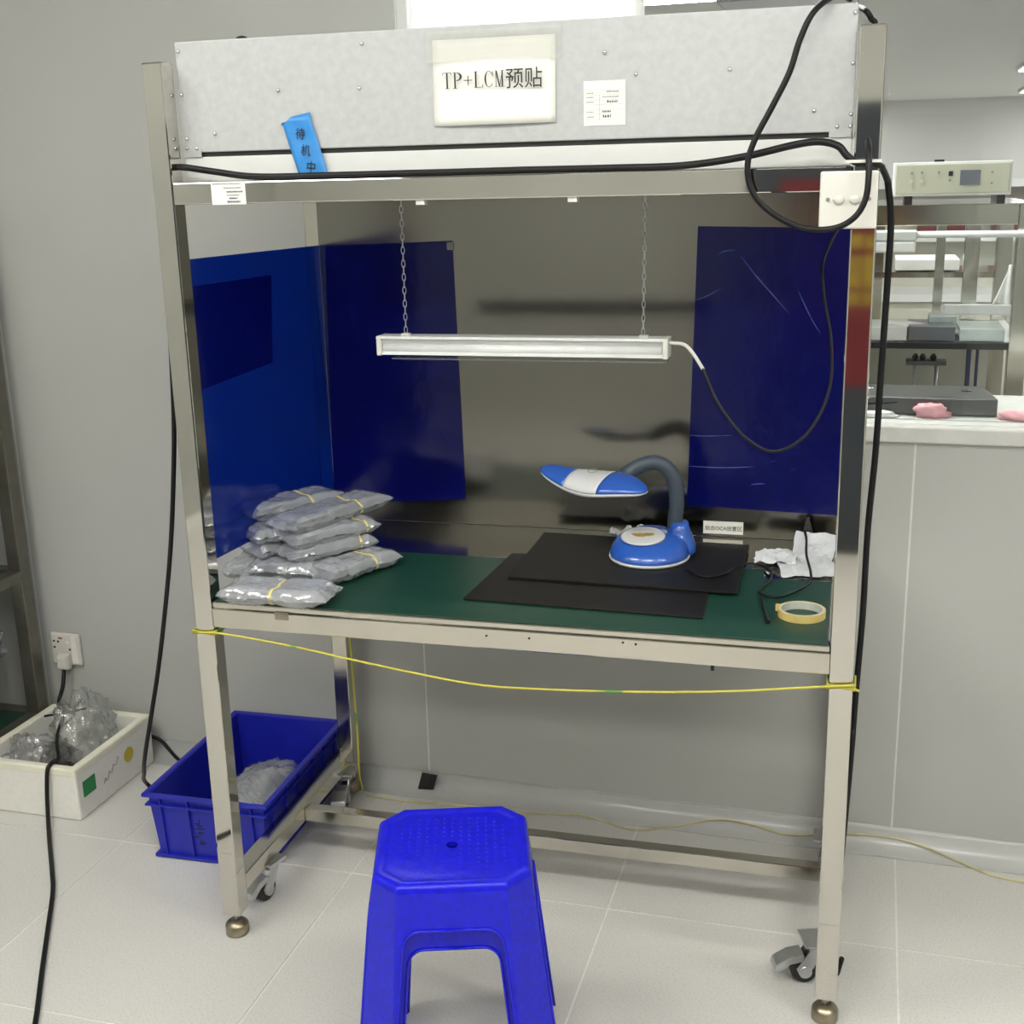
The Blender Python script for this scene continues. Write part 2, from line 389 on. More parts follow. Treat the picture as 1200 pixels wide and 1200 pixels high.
# ================================================================== THE WORKBENCH (bench coordinates: x along the front, y towards the wall)
W, D, H, P_ = 1.251, .675, 1.7445, .04
wbn = thing('workbench', 'tall stainless steel workbench frame with posts, table, back panel and casters', 'workbench', (0, 0, 0), bench=True)
def hollow_post(x, y, z0, z1, m='steel_mirror'):
    o = MB().box((x, y, z0), (x + P_, y + P_, z1)).build('post', m, wbn, bevel=.003); return o
for x, y, zt in ((0, 0, H), (W - P_, 0, H), (0, D - P_, H - .1), (W - P_, D - P_, H - .1)):
    hollow_post(x, y, .052, zt, 'steel_mirror' if y == 0 else 'steel')
    f = MB().cyl((x + .02, y + .02, .030), (x + .02, y + .02, .056), .007, 12).build('foot_stem', 'zinc', wbn)
    MB().lathe([(.021, 0), (.0245, .003), (.0245, .022), (.022, .026), (.012, .033)], (x + .02, y + .02, 0 if y == 0 else .006), 24).build('levelling_foot', 'brass', wbn)
def rail(name, a, b, m='steel'): return MB().box(a, b).build(name, m, wbn, bevel=.002)
rail('top_beam', (P_, 0, 1.502), (W - P_, .04, 1.540), 'steel_mirror')
rail('top_beam', (P_, D - .04, 1.502), (W - P_, D, 1.540))
for x in (0, W - P_): rail('top_side_rail', (x, P_, 1.502), (x + P_, D - P_, 1.540))
rail('apron', (P_, 0, .698), (W - P_, .04, .737))
rail('apron', (P_, D - .04, .698), (W - P_, D, .737))
for x in (0, W - P_): rail('apron_side', (x, P_, .698), (x + P_, D - P_, .737))
for x in (0, W - P_): rail('base_side_rail', (x, P_, .093), (x + P_, D - P_, .131))
rail('cross_rail', (P_, .337, .093), (W - P_, .367, .124))
tt = MB().box((.002, .003, .737), (W - .002, D - .046, .750))
MB().box((P_ + .001, .002, .7372), (W - P_ - .001, D - .046, .7505)).build('table_top', 'steel', wbn, bevel=.003)
MB().box((.036, D - .045, .7505), (W - .03, D - .0405, 1.520)).build('back_panel', 'brushed', wbn)
# small hooks and clips under the top beam
for px in (494, 672):
    q = LY(px, 238, .012); MB().box((q.x - .008, .004, 1.494), (q.x + .008, .02, 1.502)).build('clip', 'white_plastic', wbn, bevel=.001)
# screws
for px, py in ((570, 745), (620, 748), (730, 753), (745, 755)):
    q = LY(px, py, 0); MB().cyl((q.x, -.0006, q.z), (q.x, .001, q.z), .0022, 10).build('screw_hole', 'black_plastic', wbn)
q = LY(835, 778, .02); MB().cyl((q.x, .02, q.z - .012), (q.x, .02, .6985), .0035, 10).build('stud', 'rubber', wbn)
q = LY(330, 722, 0); MB().box((q.x - .014, -.0006, q.z - .008), (q.x + .014, .001, q.z + .008)).build('tape_residue', 'residue', wbn)
def caster(x, y, ang, lab, scale=1.0):
    """swivel caster under the base rail: fork with wheel, plate and brake pedal"""
    fk = MB(); T = Matrix.Translation((x, y, 0)) @ Matrix.Rotation(ang, 4, 'Z')
    for s in (-1, 1):
        pr = [(.0, s * .015, .026), (.012, s * .015, .022), (.018, s * .015, .035), (-.008, s * .015, .074), (-.034, s * .015, .074), (-.012, s * .015, .030)]
        fk.prism([T @ Vector(p) for p in pr], T.to_3x3() @ Vector((0, s * .0025, 0)))
    fk.box((-.036, -.017, .072), (-.006, .017, .077), T)
    fk.cyl(T @ Vector((-.02, 0, .077)), T @ Vector((-.02, 0, .087)), .017, 18)
    f = fk.build('caster', 'zinc', wbn); f['label'] = lab
    MB().cyl(T @ Vector((0, -.0115, .027)), T @ Vector((0, .0115, .027)), .027, 28).build('wheel', 'rubber', f, bevel=.003)
    MB().cyl(T @ Vector((0, -.019, .027)), T @ Vector((0, .019, .027)), .0125, 18).build('axle_cap', 'zinc', f)
    MB().box((-.046, -.03, .087), (.006, .03, .0925), T).build('mount_plate', 'zinc', f)
    pd = MB()
    pd.prism([T @ Vector(p) for p in ((.004, -.019, .066), (.030, -.019, .062), (.058, -.019, .046), (.062, -.019, .034), (.052, -.019, .030), (.030, -.019, .046), (.004, -.019, .052))], T.to_3x3() @ Vector((0, .038, 0)))
    pd.build('brake_pedal', 'zinc', f, bevel=.002)
caster(.02, .150, -PI / 2 - .25, 'zinc caster with black wheel at the front left')
caster(W - .064, .130, PI + .30, 'zinc caster with brake pedal turned outward at the front right')
caster(.03, D - .10, -PI / 2 + .2, 'zinc caster at the rear left')
caster(W - .03, D - .12, PI / 2, 'zinc caster at the rear right')

# ---- fan filter hood on top
hood = thing('fan_filter_unit', 'galvanised sheet metal fan filter box resting on top of the workbench', 'air filter', (0, .0, 1.541), bench=True)
hz = -1.541
HY = .0445
MB().box((.043, HY, 1.592 + hz), (W - .043, .62, 1.780 + hz)).build('casing', 'galv', hood, bevel=.002)
MB().box((.05, HY + .006, 1.584 + hz), (W - .05, .61, 1.592 + hz)).build('gasket', 'gasket', hood)
MB().box((.044, HY + .002, 1.541 + hz), (W - .044, .615, 1.584 + hz)).build('filter_frame', 'white_metal', hood, bevel=.001)
for x0, x1 in ((.045, .079), (W - .079, W - .045)):
    MB().box((x0, HY - .0012, 1.584 + hz), (x1, HY, 1.606 + hz)).build('corner_bracket', 'galv', hood)
for x0, x1 in ((.0435, .0555), (W - .0555, W - .0435)):
    MB().box((x0, HY - .0008, 1.606 + hz), (x1, HY, 1.700 + hz)).build('edge_strip', 'galv', hood)
rivs = [(.050, 1.764), (.237, 1.691), (.050, 1.691), (.109, 1.623), (.053, 1.616), (.051, 1.600), (.071, 1.599), (.388, 1.689), (.397, 1.760), (.815, 1.727), (.866, 1.691),
        (1.016, 1.692), (1.148, 1.625), (1.204, 1.766), (1.204, 1.693), (1.204, 1.618), (1.184, 1.600), (1.204, 1.600)]
rme = MB().lathe([(.0036, 0), (.0034, .0012), (.0022, .0026), (.0006, .0032)], (0, 0, 0), 10).mesh('rivet'); rme.materials.append(M['rivet'])
for x, z in rivs:
    o = link('rivet', rme, hood); o.location = (x, HY - .001, z + hz); o.rotation_euler.x = PI / 2
g = LY(283, 41, .12)
MB().lathe([(.013, 0), (.013, .006), (.009, .011), (.003, .013)], (g.x, .12, 1.780 + hz), 16).build('cable_gland', 'black_plastic', hood)

# ---- switch plate at the right post
sw = thing('light_switch', 'white square double light switch plate mounted at the top beam beside the right post', 'light switch', (1.163, -.0005, 1.446), bench=True)
MB().box((0, -.009, 0), (.087, 0, .087)).build('plate', 'white_plastic', sw, bevel=.003)
for x in (.029, .0535):
    MB().lathe([(.0085, 0), (.0085, .003), (.006, .0055), (.001, .006)], (x, -.009, .0445), 20, axis=Matrix.Rotation(PI / 2, 3, 'X').to_quaternion(), sx=1.05, sy=.85).build('rocker', 'white_plastic', sw)
for x in (.0128, .0742): MB().cyl((x, -.0105, .0445), (x, -.009, .0445), .0032, 12).build('screw', 'ink_grey', sw)

# ---- blue films
def film(name, pts, m, label, th=.0012, axis='y', z0=None):
    mb = MB(); c = sum((Vector(p) for p in pts), Vector()) / len(pts)
    mb.prism(pts, (0, -th, 0) if axis == 'y' else (th, 0, 0))
    return tag(mb.build(name, m, None, origin=c, bench=True), label, 'film')
yb = D - .0455
film('blue_film', [LY(381, 288, yb), LY(530, 282, yb), LY(546, 585, yb), LY(392, 590, yb)], 'film_back', 'dark blue film sheet on the left half of the steel back panel')
a = LY(818, 265, yb); b = LY(805, 592, yb)
film('blue_film', [a, (1.209, yb, a.z - .008), (1.209, yb, .812), b], 'film_back', 'dark blue wrinkled film sheet on the right of the steel back panel')
fr_ = bpy.data.objects['blue_film.001']
def crease_glint(pts, wd=.0016):  # wrinkle ridge, coloured paler than the film to stand for its highlight
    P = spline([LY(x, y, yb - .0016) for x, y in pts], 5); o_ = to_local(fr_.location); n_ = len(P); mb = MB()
    mb.tube([p - o_ for p in P], [.0002 + wd * math.sin(PI * k / (n_ - 1)) * (.5 + .5 * abs(noise.noise(p * 90))) for k, p in enumerate(P)], 5); mb.build('crease_glint', 'crease_glint', fr_)
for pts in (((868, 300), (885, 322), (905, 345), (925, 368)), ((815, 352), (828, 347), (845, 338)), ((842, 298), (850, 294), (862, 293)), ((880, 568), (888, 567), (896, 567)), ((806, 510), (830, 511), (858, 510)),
            ((802, 546), (845, 548), (884, 547)), ((903, 541), (909, 540)), ((926, 551), (934, 549)), ((935, 340), (950, 372), (962, 392))): crease_glint(pts)
xf = .036
film('blue_film', [(xf, .042, 1.404), (xf, D - .047, 1.396), (xf, D - .047, .800), (xf, .042, .826)], 'film', 'large see-through blue film closing the left side of the workbench', axis='x')
xf2 = .0345
film('blue_film', [(xf2, .045, 1.354), (xf2, .379, 1.349), (xf2, .356, 1.167), (xf2, .045, 1.160)], 'film', 'smaller blue film patch doubled over the left side film', axis='x', th=-.0012)
# clear tape corner
q = LY(528, 287, yb - .002)
tag(MB().box((q.x - .009, yb - .0022, q.z - .011), (q.x + .006, yb - .0015, q.z + .006)).build('tape_piece', 'bag_clear', None, origin=(q.x, yb, q.z), bench=True), 'small clear tape piece on the top corner of the left back film', 'tape')
lab = thing('label_sticker', 'small printed white label on the steel back panel below the right blue film', 'label', (.922, yb + .0003, .757), bench=True)
MB().box((0, -.0006, 0), (.088, 0, .029)).build('paper', 'paper', lab)
text('lettering', '贴合OCA放置区', .0116, 'ink', lab, (.004, -.001, .009), .98)

# ---- printed sign A5, service label, blue tape, beam label
sg = thing('printed_sign', 'white paper sign with large black letters taped on the hood', 'sign', (.522, HY - .001, 1.622), bench=True)
def sheet(u, v):
    x = .211 * u + .001 * v; z = .137 * v
    return Vector((x, -.0006 - .004 * math.sin(PI * u) * (1 - v) ** 2 - .0015 * (1 - v), z))
MB().grid(sheet, 16, 10).build('paper', 'paper', sg, solid=.0003)
def serif_letters(mb, word, x, z, h, adv):
    y0, y1 = -.0068, -.0062; t, th, sf = .0026, .0008, .0019   # thick, thin, serif half length
    bx = lambda a, b, c, d: mb.box((x + a, y0, z + c), (x + b, y1, z + d))
    for chx in word:
        wd = adv * .84
        if chx == 'T':
            bx(0, wd, h - th, h); bx(wd / 2 - t / 2, wd / 2 + t / 2, 0, h); bx(wd / 2 - t / 2 - sf, wd / 2 + t / 2 + sf, 0, th); bx(0, th, h - .004, h); bx(wd - th, wd, h - .004, h)
        elif chx in 'PL':
            bx(sf, sf + t, 0, h); bx(0, 2 * sf + t, 0, th); bx(0, 2 * sf + t, h - th, h)
            if chx == 'L': bx(sf, wd, 0, th); bx(wd - th, wd, 0, .005)
            else:
                poly = []; 
                for k in range(13):
                    a = -PI / 2 + PI * k / 12; poly.append((sf + t + .0015 + (wd - sf - t - .0015) * math.cos(a), h * .73 + h * .27 * math.sin(a)))
                inn = [(sf + t + (wd - sf - t - .0035) * math.cos(-PI / 2 + PI * k / 12), h * .73 + (h * .27 - th) * math.sin(-PI / 2 + PI * k / 12)) for k in range(13)]
                for k in range(12):
                    q = [poly[k], poly[k + 1], inn[k + 1], inn[k]]
                    mb.prism([Vector((x + a, y1, z + b)) for a, b in q], (0, y0 - y1, 0))
        elif chx == '+':
            bx(.0005, wd - .0005, h * .47 - th / 2, h * .47 + th / 2 + .0004); bx(wd / 2 - th / 2, wd / 2 + th / 2 + .0004, h * .47 - wd / 2, h * .47 + wd / 2)
        elif chx == 'C':
            for k in range(16):
                q = []
                for kk, rr in ((k, 1), (k + 1, 1), (k + 1, 0), (k, 0)):
                    a = PI * .2 + PI * 1.6 * kk / 16; s_ = abs(math.cos(a)) if math.cos(a) < 0 else .2
                    ir = th + (t - th) * s_
                    q.append((wd / 2 + (wd / 2 - (0 if rr else ir)) * math.cos(a), h / 2 + (h / 2 - (0 if rr else th)) * math.sin(a)))
                mb.prism([Vector((x + a, y1, z + b)) for a, b in q], (0, y0 - y1, 0))
            bx(wd - .0016, wd - .0008, h * .66, h * .98)
        elif chx == 'M':
            bx(sf * .6, sf * .6 + th, 0, h); bx(wd - sf - t * .8, wd - sf, 0, h); bx(0, sf * 1.7, 0, th); bx(wd - sf * 2 - t, wd + .0004, 0, th); bx(0, sf * 1.4, h - th, h); bx(wd - sf - t, wd + .0004, h - th, h)
            for (a, b, c) in ((sf * .6, wd * .5, t * .8), (wd - sf - th, wd * .5, th)):
                mb.prism([Vector((x + p, y1, z + q)) for p, q in ((a, h), (a + c, h), (b + c / 2, 0), (b - c / 2, 0))], (0, y0 - y1, 0))
        x += adv
    return x
lt = MB(); x = serif_letters(lt, 'TP+LCM', .019, .059, .0255, .0182)
lt.build('lettering', 'ink', sg)
text('lettering', '预贴', .0345, 'ink', sg, (x - .001, -.0066, .0585), .93)
MB().grid(lambda u, v: Vector((-.008 + .23 * u, -.0082 + .002 * v, .100 + .050 * v + .006 * math.sin(PI * u) * (1 - v))), 12, 4).build('clear_tape', 'clear_tape', sg)

sv = thing('service_label', 'square white service label with fine print on the hood beside the paper sign', 'label', (.780, HY - .0006, 1.614), bench=True)
MB().box((0, -.0006, 0), (.069, 0, .070)).build('paper', 'paper', sv)
tb = MB(); tb2 = MB()
for k, z in enumerate((.056, .049, .041, .034, .026, .019, .011)): tb.box((.004, -.0008, z - .0012), (.065, -.0007, z - .0009))
tb.box((.026, -.0008, .008), (.0264, -.0007, .048))
for k, z in enumerate((.050, .0435, .036, .0205, .0130)): ribbon_text(tb, .005, z, .012, .0022, -.0007, k)
ribbon_text(tb, .038, .0515, .020, .0026, -.0007, 21); ribbon_text(tb, .031, .0435, .028, .0022, -.0007, 22)
ribbon_text(tb2, .039, .0355, .017, .0036, -.0007, 23); ribbon_text(tb2, .031, .0205, .014, .003, -.0007, 24); ribbon_text(tb2, .032, .0125, .013, .0042, -.0007, 25)
tb.build('fine_print', 'ink_grey', sv); tb2.build('handwriting', 'ink', sv)

bt = thing('blue_tape', 'strip of bright blue tape with handwritten characters stuck on the hood', 'tape', (.290, HY - .003, 1.545), bench=True)
tp = MB(); 
def tstrip(u, v):
    cx = .012 - .030 * v; x = cx + (u - .5) * .056; z = .098 * v
    if v > .95: z += (.010 * u - .012 * max(0, .35 - u) / .35)
    return Vector((x - .004, -.0015 - .004 * (1 - v) ** 2 + .0006 * math.sin(9 * v + 3 * u), z))
tp.grid(tstrip, 8, 18).build('strip', 'tape_blue', bt, solid=.0004)
for ch, z in (('待', .066), ('机', .038), ('中', .010)):
    text('character', ch, .021, 'ink', bt, (-.004 - .030 * (z / .098), -.006 + .002 * z / .07, z), .9, (0, .12, 0))

bl = thing('asset_label', 'small white asset label on the left end of the top beam', 'label', (.116, -.0003, 1.501), bench=True)
MB().box((0, -.0006, 0), (.066, 0, .0395)).build('paper', 'paper', bl, bevel=.0001)
t1 = MB(); t2 = MB()
ribbon_text(t1, .003, .0345, .055, .002, -.0007, 31); ribbon_text(t1, .024, .0275, .034, .0022, -.0007, 32); ribbon_text(t2, .030, .0205, .031, .003, -.0007, 33)
ribbon_text(t1, .030, .0150, .024, .0022, -.0007, 34); ribbon_text(t2, .034, .0092, .016, .003, -.0007, 35); ribbon_text(t2, .030, .003, .025, .0036, -.0007, 36)
t1.build('fine_print', 'ink_grey', bl); t2.build('bold_print', 'ink', bl)

# ================================================================== hanging tube light
FY = .27
lamp = thing('tube_light', 'white batten tube light hanging from two chains inside the workbench', 'light fixture', (.315, FY, 1.197), bench=True)
FL = .578
hs = MB().prism([(0, -.022, .042), (0, .022, .042), (0, .024, .037), (0, -.024, .037)], (FL, 0, 0)); hs.box((.004, .004, .020), (FL - .004, .0235, .0372)); hs.build('housing', 'white_metal', lamp)
rf = MB(); prf = []
for k in range(13):
    t_ = k / 12; prf.append((-.023 + .012 * math.sin(PI * t_) * .9, .036 - .030 * t_))
rf.prism([(.006, y, z) for y, z in prf] + [(.006, y + .0012, z) for y, z in reversed(prf)], (FL - .012, 0, 0))
o = rf.build('reflector', 'white_metal', lamp)
rb = MB().prism([(.006, -y, z) for y, z in prf] + [(.006, -y - .0012, z) for y, z in reversed(prf)], (FL - .012, 0, 0)); rb.build('reflector', 'white_metal', lamp)
MB().cyl((.012, -.012, .018), (FL - .012, -.012, .018), .008, 16).build('tube', 'tube', lamp)
for x in (0, FL - .010): MB().box((x, -.024, .004), (x + .010, .024, .0425)).build('end_cap', 'white_plastic', lamp, bevel=.002)
MB().box((.028, -.014, -.004), (FL - .004, .014, -.0015)).build('glass_strip', 'bag_clear', lamp)
for cx in (.055, .529): MB().box((cx - .008, -.006, .042), (cx + .008, .006, .046)).build('hanger_clip', 'white_plastic', lamp)
# its white cord lead
c0 = LY(789, 402, FY)
tag(MB().tube(spline([LY(784, 401, FY), c0, LY(802, 404, FY - .004), LY(812, 414, FY - .008), LY(824, 433, FY - .01)]), .0036, 8).build('cord_lead', 'white_plastic', None, origin=c0, bench=True), 'white cord lead leaving the right end of the tube light', 'cord')
pth = [(823, 431, .26), (840, 470, .24), (868, 508, .22), (898, 528, .22), (925, 524, .22), (952, 500, .24), (972, 455, .28), (974, 400, .33), (966, 350, .35), (964, 310, .35), (975, 280, .2), (986, 262, .05)]
tag(MB().tube(spline([LY(x, y, Y) for x, y, Y in pth]), .0030, 8).build('hanging_cable', 'cable', None, origin=LY(823, 431, .26), bench=True), 'thin black cord hanging in a curve from tube light to the switch plate', 'cord')
# chains
def torus_link():
    mb = MB(); pts = []
    for k in range(16):
        a = 2 * PI * k / 16; pts.append(Vector((.0032 * math.cos(a), 0, .0075 * math.sin(a))))
    mb.tube(pts, .0009, 5, closed=True); me = mb.mesh('link'); me.materials.append(M['zinc']); return me
lme = torus_link()
for nm, (xt, xb) in (('left', (.372, .370)), ('right', (.846, .843))):
    t = thing('chain', 'thin zinc chain holding the %s end of the tube light' % nm, 'chain', (xb, FY, 1.243), group='chains of the tube light', bench=True)
    n = 20; dz = (1.5 - 1.243) / n
    for k in range(n):
        o = link('link', lme, t); o.location = ((xt - xb) * k / n, 0, dz * (k + .5)); o.rotation_euler.z = (PI / 2 if k % 2 else 0) + .5

# ================================================================== on the table
ZT = .7507
def flat(name, pts, z, th, m, label, cat, bevel=.001):
    pts = [Vector((p[0], p[1], z)) for p in pts]; c = sum(pts, Vector()) / len(pts)
    return tag(MB().prism(pts, (0, 0, th)).build(name, m, None, origin=c, bench=True, bevel=bevel), label, cat)
flat('desk_mat', [(.045, .004), (1.205, .004), (1.207, .345), (1.075, .345), (1.072, .400), (.98, .405), (.5, .378), (.045, .385)], ZT, .002, 'green', 'dark green antistatic mat covering the front of the table', 'mat')
z1 = ZT + .0022
flat('work_mat', [LZ(543, 703, z1), LZ(824, 726, z1), LZ(838, 660, z1), LZ(600, 650, z1)], z1, .004, 'blackmat', 'lower black rectangular work mat lying on the green mat', 'mat')
z2 = z1 + .0042
flat('work_mat', [LZ(595, 678, z2), LZ(864, 697, z2), LZ(878, 641, z2), LZ(638, 626, z2)], z2, .005, 'blackmat', 'upper black work mat under the blue desk lamp', 'mat')
ZL = z2 + .0052
# ---- desk lamp
dl = thing('desk_lamp', 'blue and white desk lamp with grey gooseneck standing on the black mat', 'lamp', (.835, .412, ZL), bench=True)
def base_ring(f, z, n=36):
    out = []
    for k in range(n):
        a = 2 * PI * k / n
        x, y = math.cos(a), math.sin(a)
        out.append(Vector((x * .084 * f, y * .088 * f, z)))
    return out
MB().ring_loft([base_ring(.97, 0), base_ring(1.0, .003), base_ring(1.0, .007)]).build('base_rim', 'lamp_white', dl)
def base_dome(f, z): return [Vector((v.x, v.y + .004 * z / .03, .0072 + (v.z - .0072) * (1 + .30 * v.y / .088))) for v in base_ring(f, z)]
MB().ring_loft([base_dome(.985, .0072), base_dome(.975, .016), base_dome(.92, .029), base_dome(.80, .040), base_dome(.62, .046), base_dome(.3, .048), base_dome(.05, .0485)]).build('base', 'lamp_blue', dl)
# picture disc on the base
pd_ = MB(); Tt = Matrix.Translation((-.012, -.010, .0462)) @ Matrix.Rotation(.16, 4, 'X')
pd_.v = []; MBd = MB().lathe([(.046, 0), (.046, .003), (.043, .004)], (0, 0, 0), 32, sy=.95); MBd.v = [Tt @ v for v in MBd.v]
dsc = MBd.build('picture_disc', 'lamp_white', dl)
blob = MB(); Tb = Tt @ Matrix.Translation((0, 0, .0041))
for cx, cy, rx, ry in ((-.006, 0, .015, .009), (.008, .004, .011, .008), (.016, .006, .008, .006), (-.018, .002, .007, .005)):
    e = MB().lathe([(1, 0), (1, .0004)], (0, 0, 0), 14, sx=rx, sy=ry); e.v = [Tb @ (v + Vector((cx, cy, 0))) for v in e.v]; blob.add(e.v, e.f)
blob.build('printed_mark', 'gold', dsc)
# neck socket, neck, head
MB().lathe([(.034, .001), (.036, .010), (.034, .024), (.028, .040), (.021, .056), (.0185, .070)], (.057, .037, 0), 28).build('neck_socket', 'lamp_blue', dl)
nk = [Vector(p) - Vector((.835, .412, ZL)) for p in (LY(791, 616, .452), LY(793, 590, .452), LY(791, 566, .450), LY(781, 548, .446), LY(766, 542, .440), LY(750, 546, .430), LY(735, 555, .42), LY(722, 565, .395))]
nk = [Vector((.060, .040, .055))] + nk
nkp = spline(nk, 8)
MB().tube(nkp, [.0155 + .0006 * (k % 2) for k in range(len(nkp))], 18).build('neck', 'lamp_grey', dl)
hA = LY(635, 550, .43) - Vector((.835, .412, ZL)); hB = LY(758, 579, .345) - Vector((.835, .412, ZL))
ax = (hB - hA); LN = ax.length; ax.normalize(); upv = Vector((.05, -.26, 1)); sd = upv.cross(ax).normalized(); upv = ax.cross(sd).normalized()
def head_ring(t, top):
    x = LN * t; wdt = .052 * (math.sin(PI * (t * .994 + .003)) ** .46) * (.90 - .16 * math.sin(2 * PI * t + .2) * .6)
    hgt = (.021 if t > .35 else .019) * (math.sin(PI * (t * .994 + .003)) ** .5)
    c = hA + ax * x + upv * (.007 * math.sin(PI * 2 * t + 2.4))
    out = []
    for k in range(17):
        a = PI * k / 16
        if top: out.append(c + sd * math.cos(a) * wdt + upv * math.sin(a) * hgt)
        else: out.append(c - sd * math.copysign(abs(math.cos(a)) ** .4, math.cos(a)) * wdt * 1.0 - upv * (math.sin(a) ** .5) * .0125 * (math.sin(PI * (t * .994 + .003)) ** .35))
    return out
def head_part(t0, t1, n, top, name, m, close=True):
    mb = MB(); rings = [head_ring(t0 + (t1 - t0) * k / n, top) for k in range(n + 1)]
    mb.ring_loft(rings, True, True); return mb.build(name, m, dl)
head_part(0, .30, 12, True, 'head_shell', 'lamp_blue'); head_part(.30, .64, 12, True, 'head_centre', 'lamp_white'); head_part(.64, 1, 12, True, 'head_shell', 'lamp_blue')
head_part(0, 1, 30, False, 'diffuser_rim', 'lamp_white')
c = hA + ax * LN * .50 + upv * .0245
e = MB()
for k in range(20):
    a0, a1 = 2 * PI * k / 20, 2 * PI * (k + 1) / 20
    e.add([c + ax * math.cos(a) * r + sd * math.sin(a) * r for a in (a0, a1) for r in (.008, .0095)], [(0, 1, 3, 2)])
e.build('emblem_ring', 'ink_grey', dl, solid=.0006)
# lamp cord and plug
zc = ZL + .003
pc = [LZ(806, 667, zc), LZ(818, 674, zc), LZ(832, 676, zc), LZ(850, 672, zc), LZ(872, 661, zc - .006), LZ(893, 663, zc - .008), LZ(904, 672, zc - .008), LZ(900, 682, zc - .008), LZ(889, 692, zc - .008), LZ(897, 698, zc - .008), LZ(915, 699, zc - .008), LZ(938, 690, zc - .008), LZ(949, 681, zc - .008), LY(950, 670, .35), LY(945, 650, .43), LY(945, 632, .52), LY(943, 622, .56)]
pc = [Vector((p.x, p.y, max(p.z, ZT + .0055))) for p in pc]
tag(MB().tube(spline(pc), .0026, 8).build('lamp_cord', 'cable', None, origin=pc[0], bench=True), 'thin black lamp cord looping over the green mat to the plug', 'cord')
q = LZ(940, 632, ZT + .001)
pl = thing('power_plug', 'black power plug standing at the back of the table beside the crumpled papers', 'plug', (1.150, .585, ZT), bench=True)
MB().ring_loft([[Vector((sx * a, sy * b, z)) for sx, sy in ((-1, -1), (1, -1), (1, 1), (-1, 1))] for a, b, z in ((.016, .013, 0), (.016, .013, .010), (.009, .009, .040), (.0045, .0045, .058))], smooth=False).build('body', 'black_plastic', pl, bevel=.002)
MB().cyl((0, 0, .05), (0, 0, .066), .004, 10).build('strain_relief', 'rubber', pl)
# thin black stylus-like lead in front
pc = [LZ(893, 700, ZT + .005), LZ(895, 712, ZT + .005), LZ(898, 722, ZT + .006), LZ(900, 729, ZT + .006)]
tag(MB().tube(spline(pc), [.0024] * 17 + [.004] * 8, 8).build('cable_end', 'cable', None, origin=pc[0], bench=True), 'short black cable end lying on the green mat left of tape roll', 'cable')
# ---- tape roll
c = LZ(942, 722, ZT + .002); tr = thing('tape_roll', 'roll of cream masking tape lying on the green mat', 'tape', (c.x - .004, c.y, ZT + .0022), bench=True)
def ringmesh(ro, ri, h, n=40):
    rr = [[Vector((r * math.cos(2 * PI * k / n), r * math.sin(2 * PI * k / n), z)) for k in range(n)] for r, z in ((ro, 0), (ro, h), (ri, h), (ri, 0))]
    return MB().ring_loft(rr, False, False, True)
ringmesh(.0425, .0392, .014).build('tape', 'tape_yellow', tr); ringmesh(.039, .0365, .0142).build('core', 'tape_inner', tr)
MB().box((-.0475, .012, .002), (-.038, .0128, .016)).build('loose_end', 'tape_yellow', tr)
# ---- crumpled papers and tissue
def crumple(name, cx, cy, wx, wy, amp, label, m='tissue', base=None, rot=0, seed=0, up=0):
    z0 = base if base is not None else ZT + .001
    def fn(u, v):
        x = (u - .5) * wx; y = (v - .5) * wy
        n1 = noise.noise(Vector((u * 3.1 + seed, v * 3.3, seed * 1.7))); n2 = noise.noise(Vector((u * 9 + seed, v * 9, 2.2 + seed)))
        e = 1 + .18 * noise.noise(Vector((u * 4, v * 4, seed + 9)))
        z = amp * (.5 + .9 * n1 + .35 * abs(n2)) + up * v * v
        x2 = x * math.cos(rot) - y * math.sin(rot); y2 = x * math.sin(rot) + y * math.cos(rot)
        return Vector((x2 * e, y2 * e, max(z, 0)))
    mb = MB().grid(fn, 18, 16, smooth=False)
    o = mb.build(name, m, None, bench=True); o.location = to_world((cx, cy, z0)); return tag(o, label, 'paper')
q1 = LZ(908, 662, ZT); crumple('crumpled_paper', q1.x, q1.y + .02, .085, .085, .016, 'crumpled white tissue lying left of the black plug', seed=1.3)
q2 = LZ(945, 668, ZT); crumple('crumpled_paper', q2.x - .002, q2.y + .01, .11, .13, .010, 'larger wrinkled white paper in front of the black plug', seed=4.4, rot=.2, up=.004)
q3 = LZ(955, 645, ZT); crumple('crumpled_paper', 1.165, .50, .085, .12, .008, 'flat white paper leaning by the right post behind other papers', seed=7.4, rot=-.1, up=.035)
crumple('crumpled_tissue', .765, .560, .075, .055, .024, 'crumpled white tissue behind the base of the desk lamp', seed=2.9, base=ZT + .009)

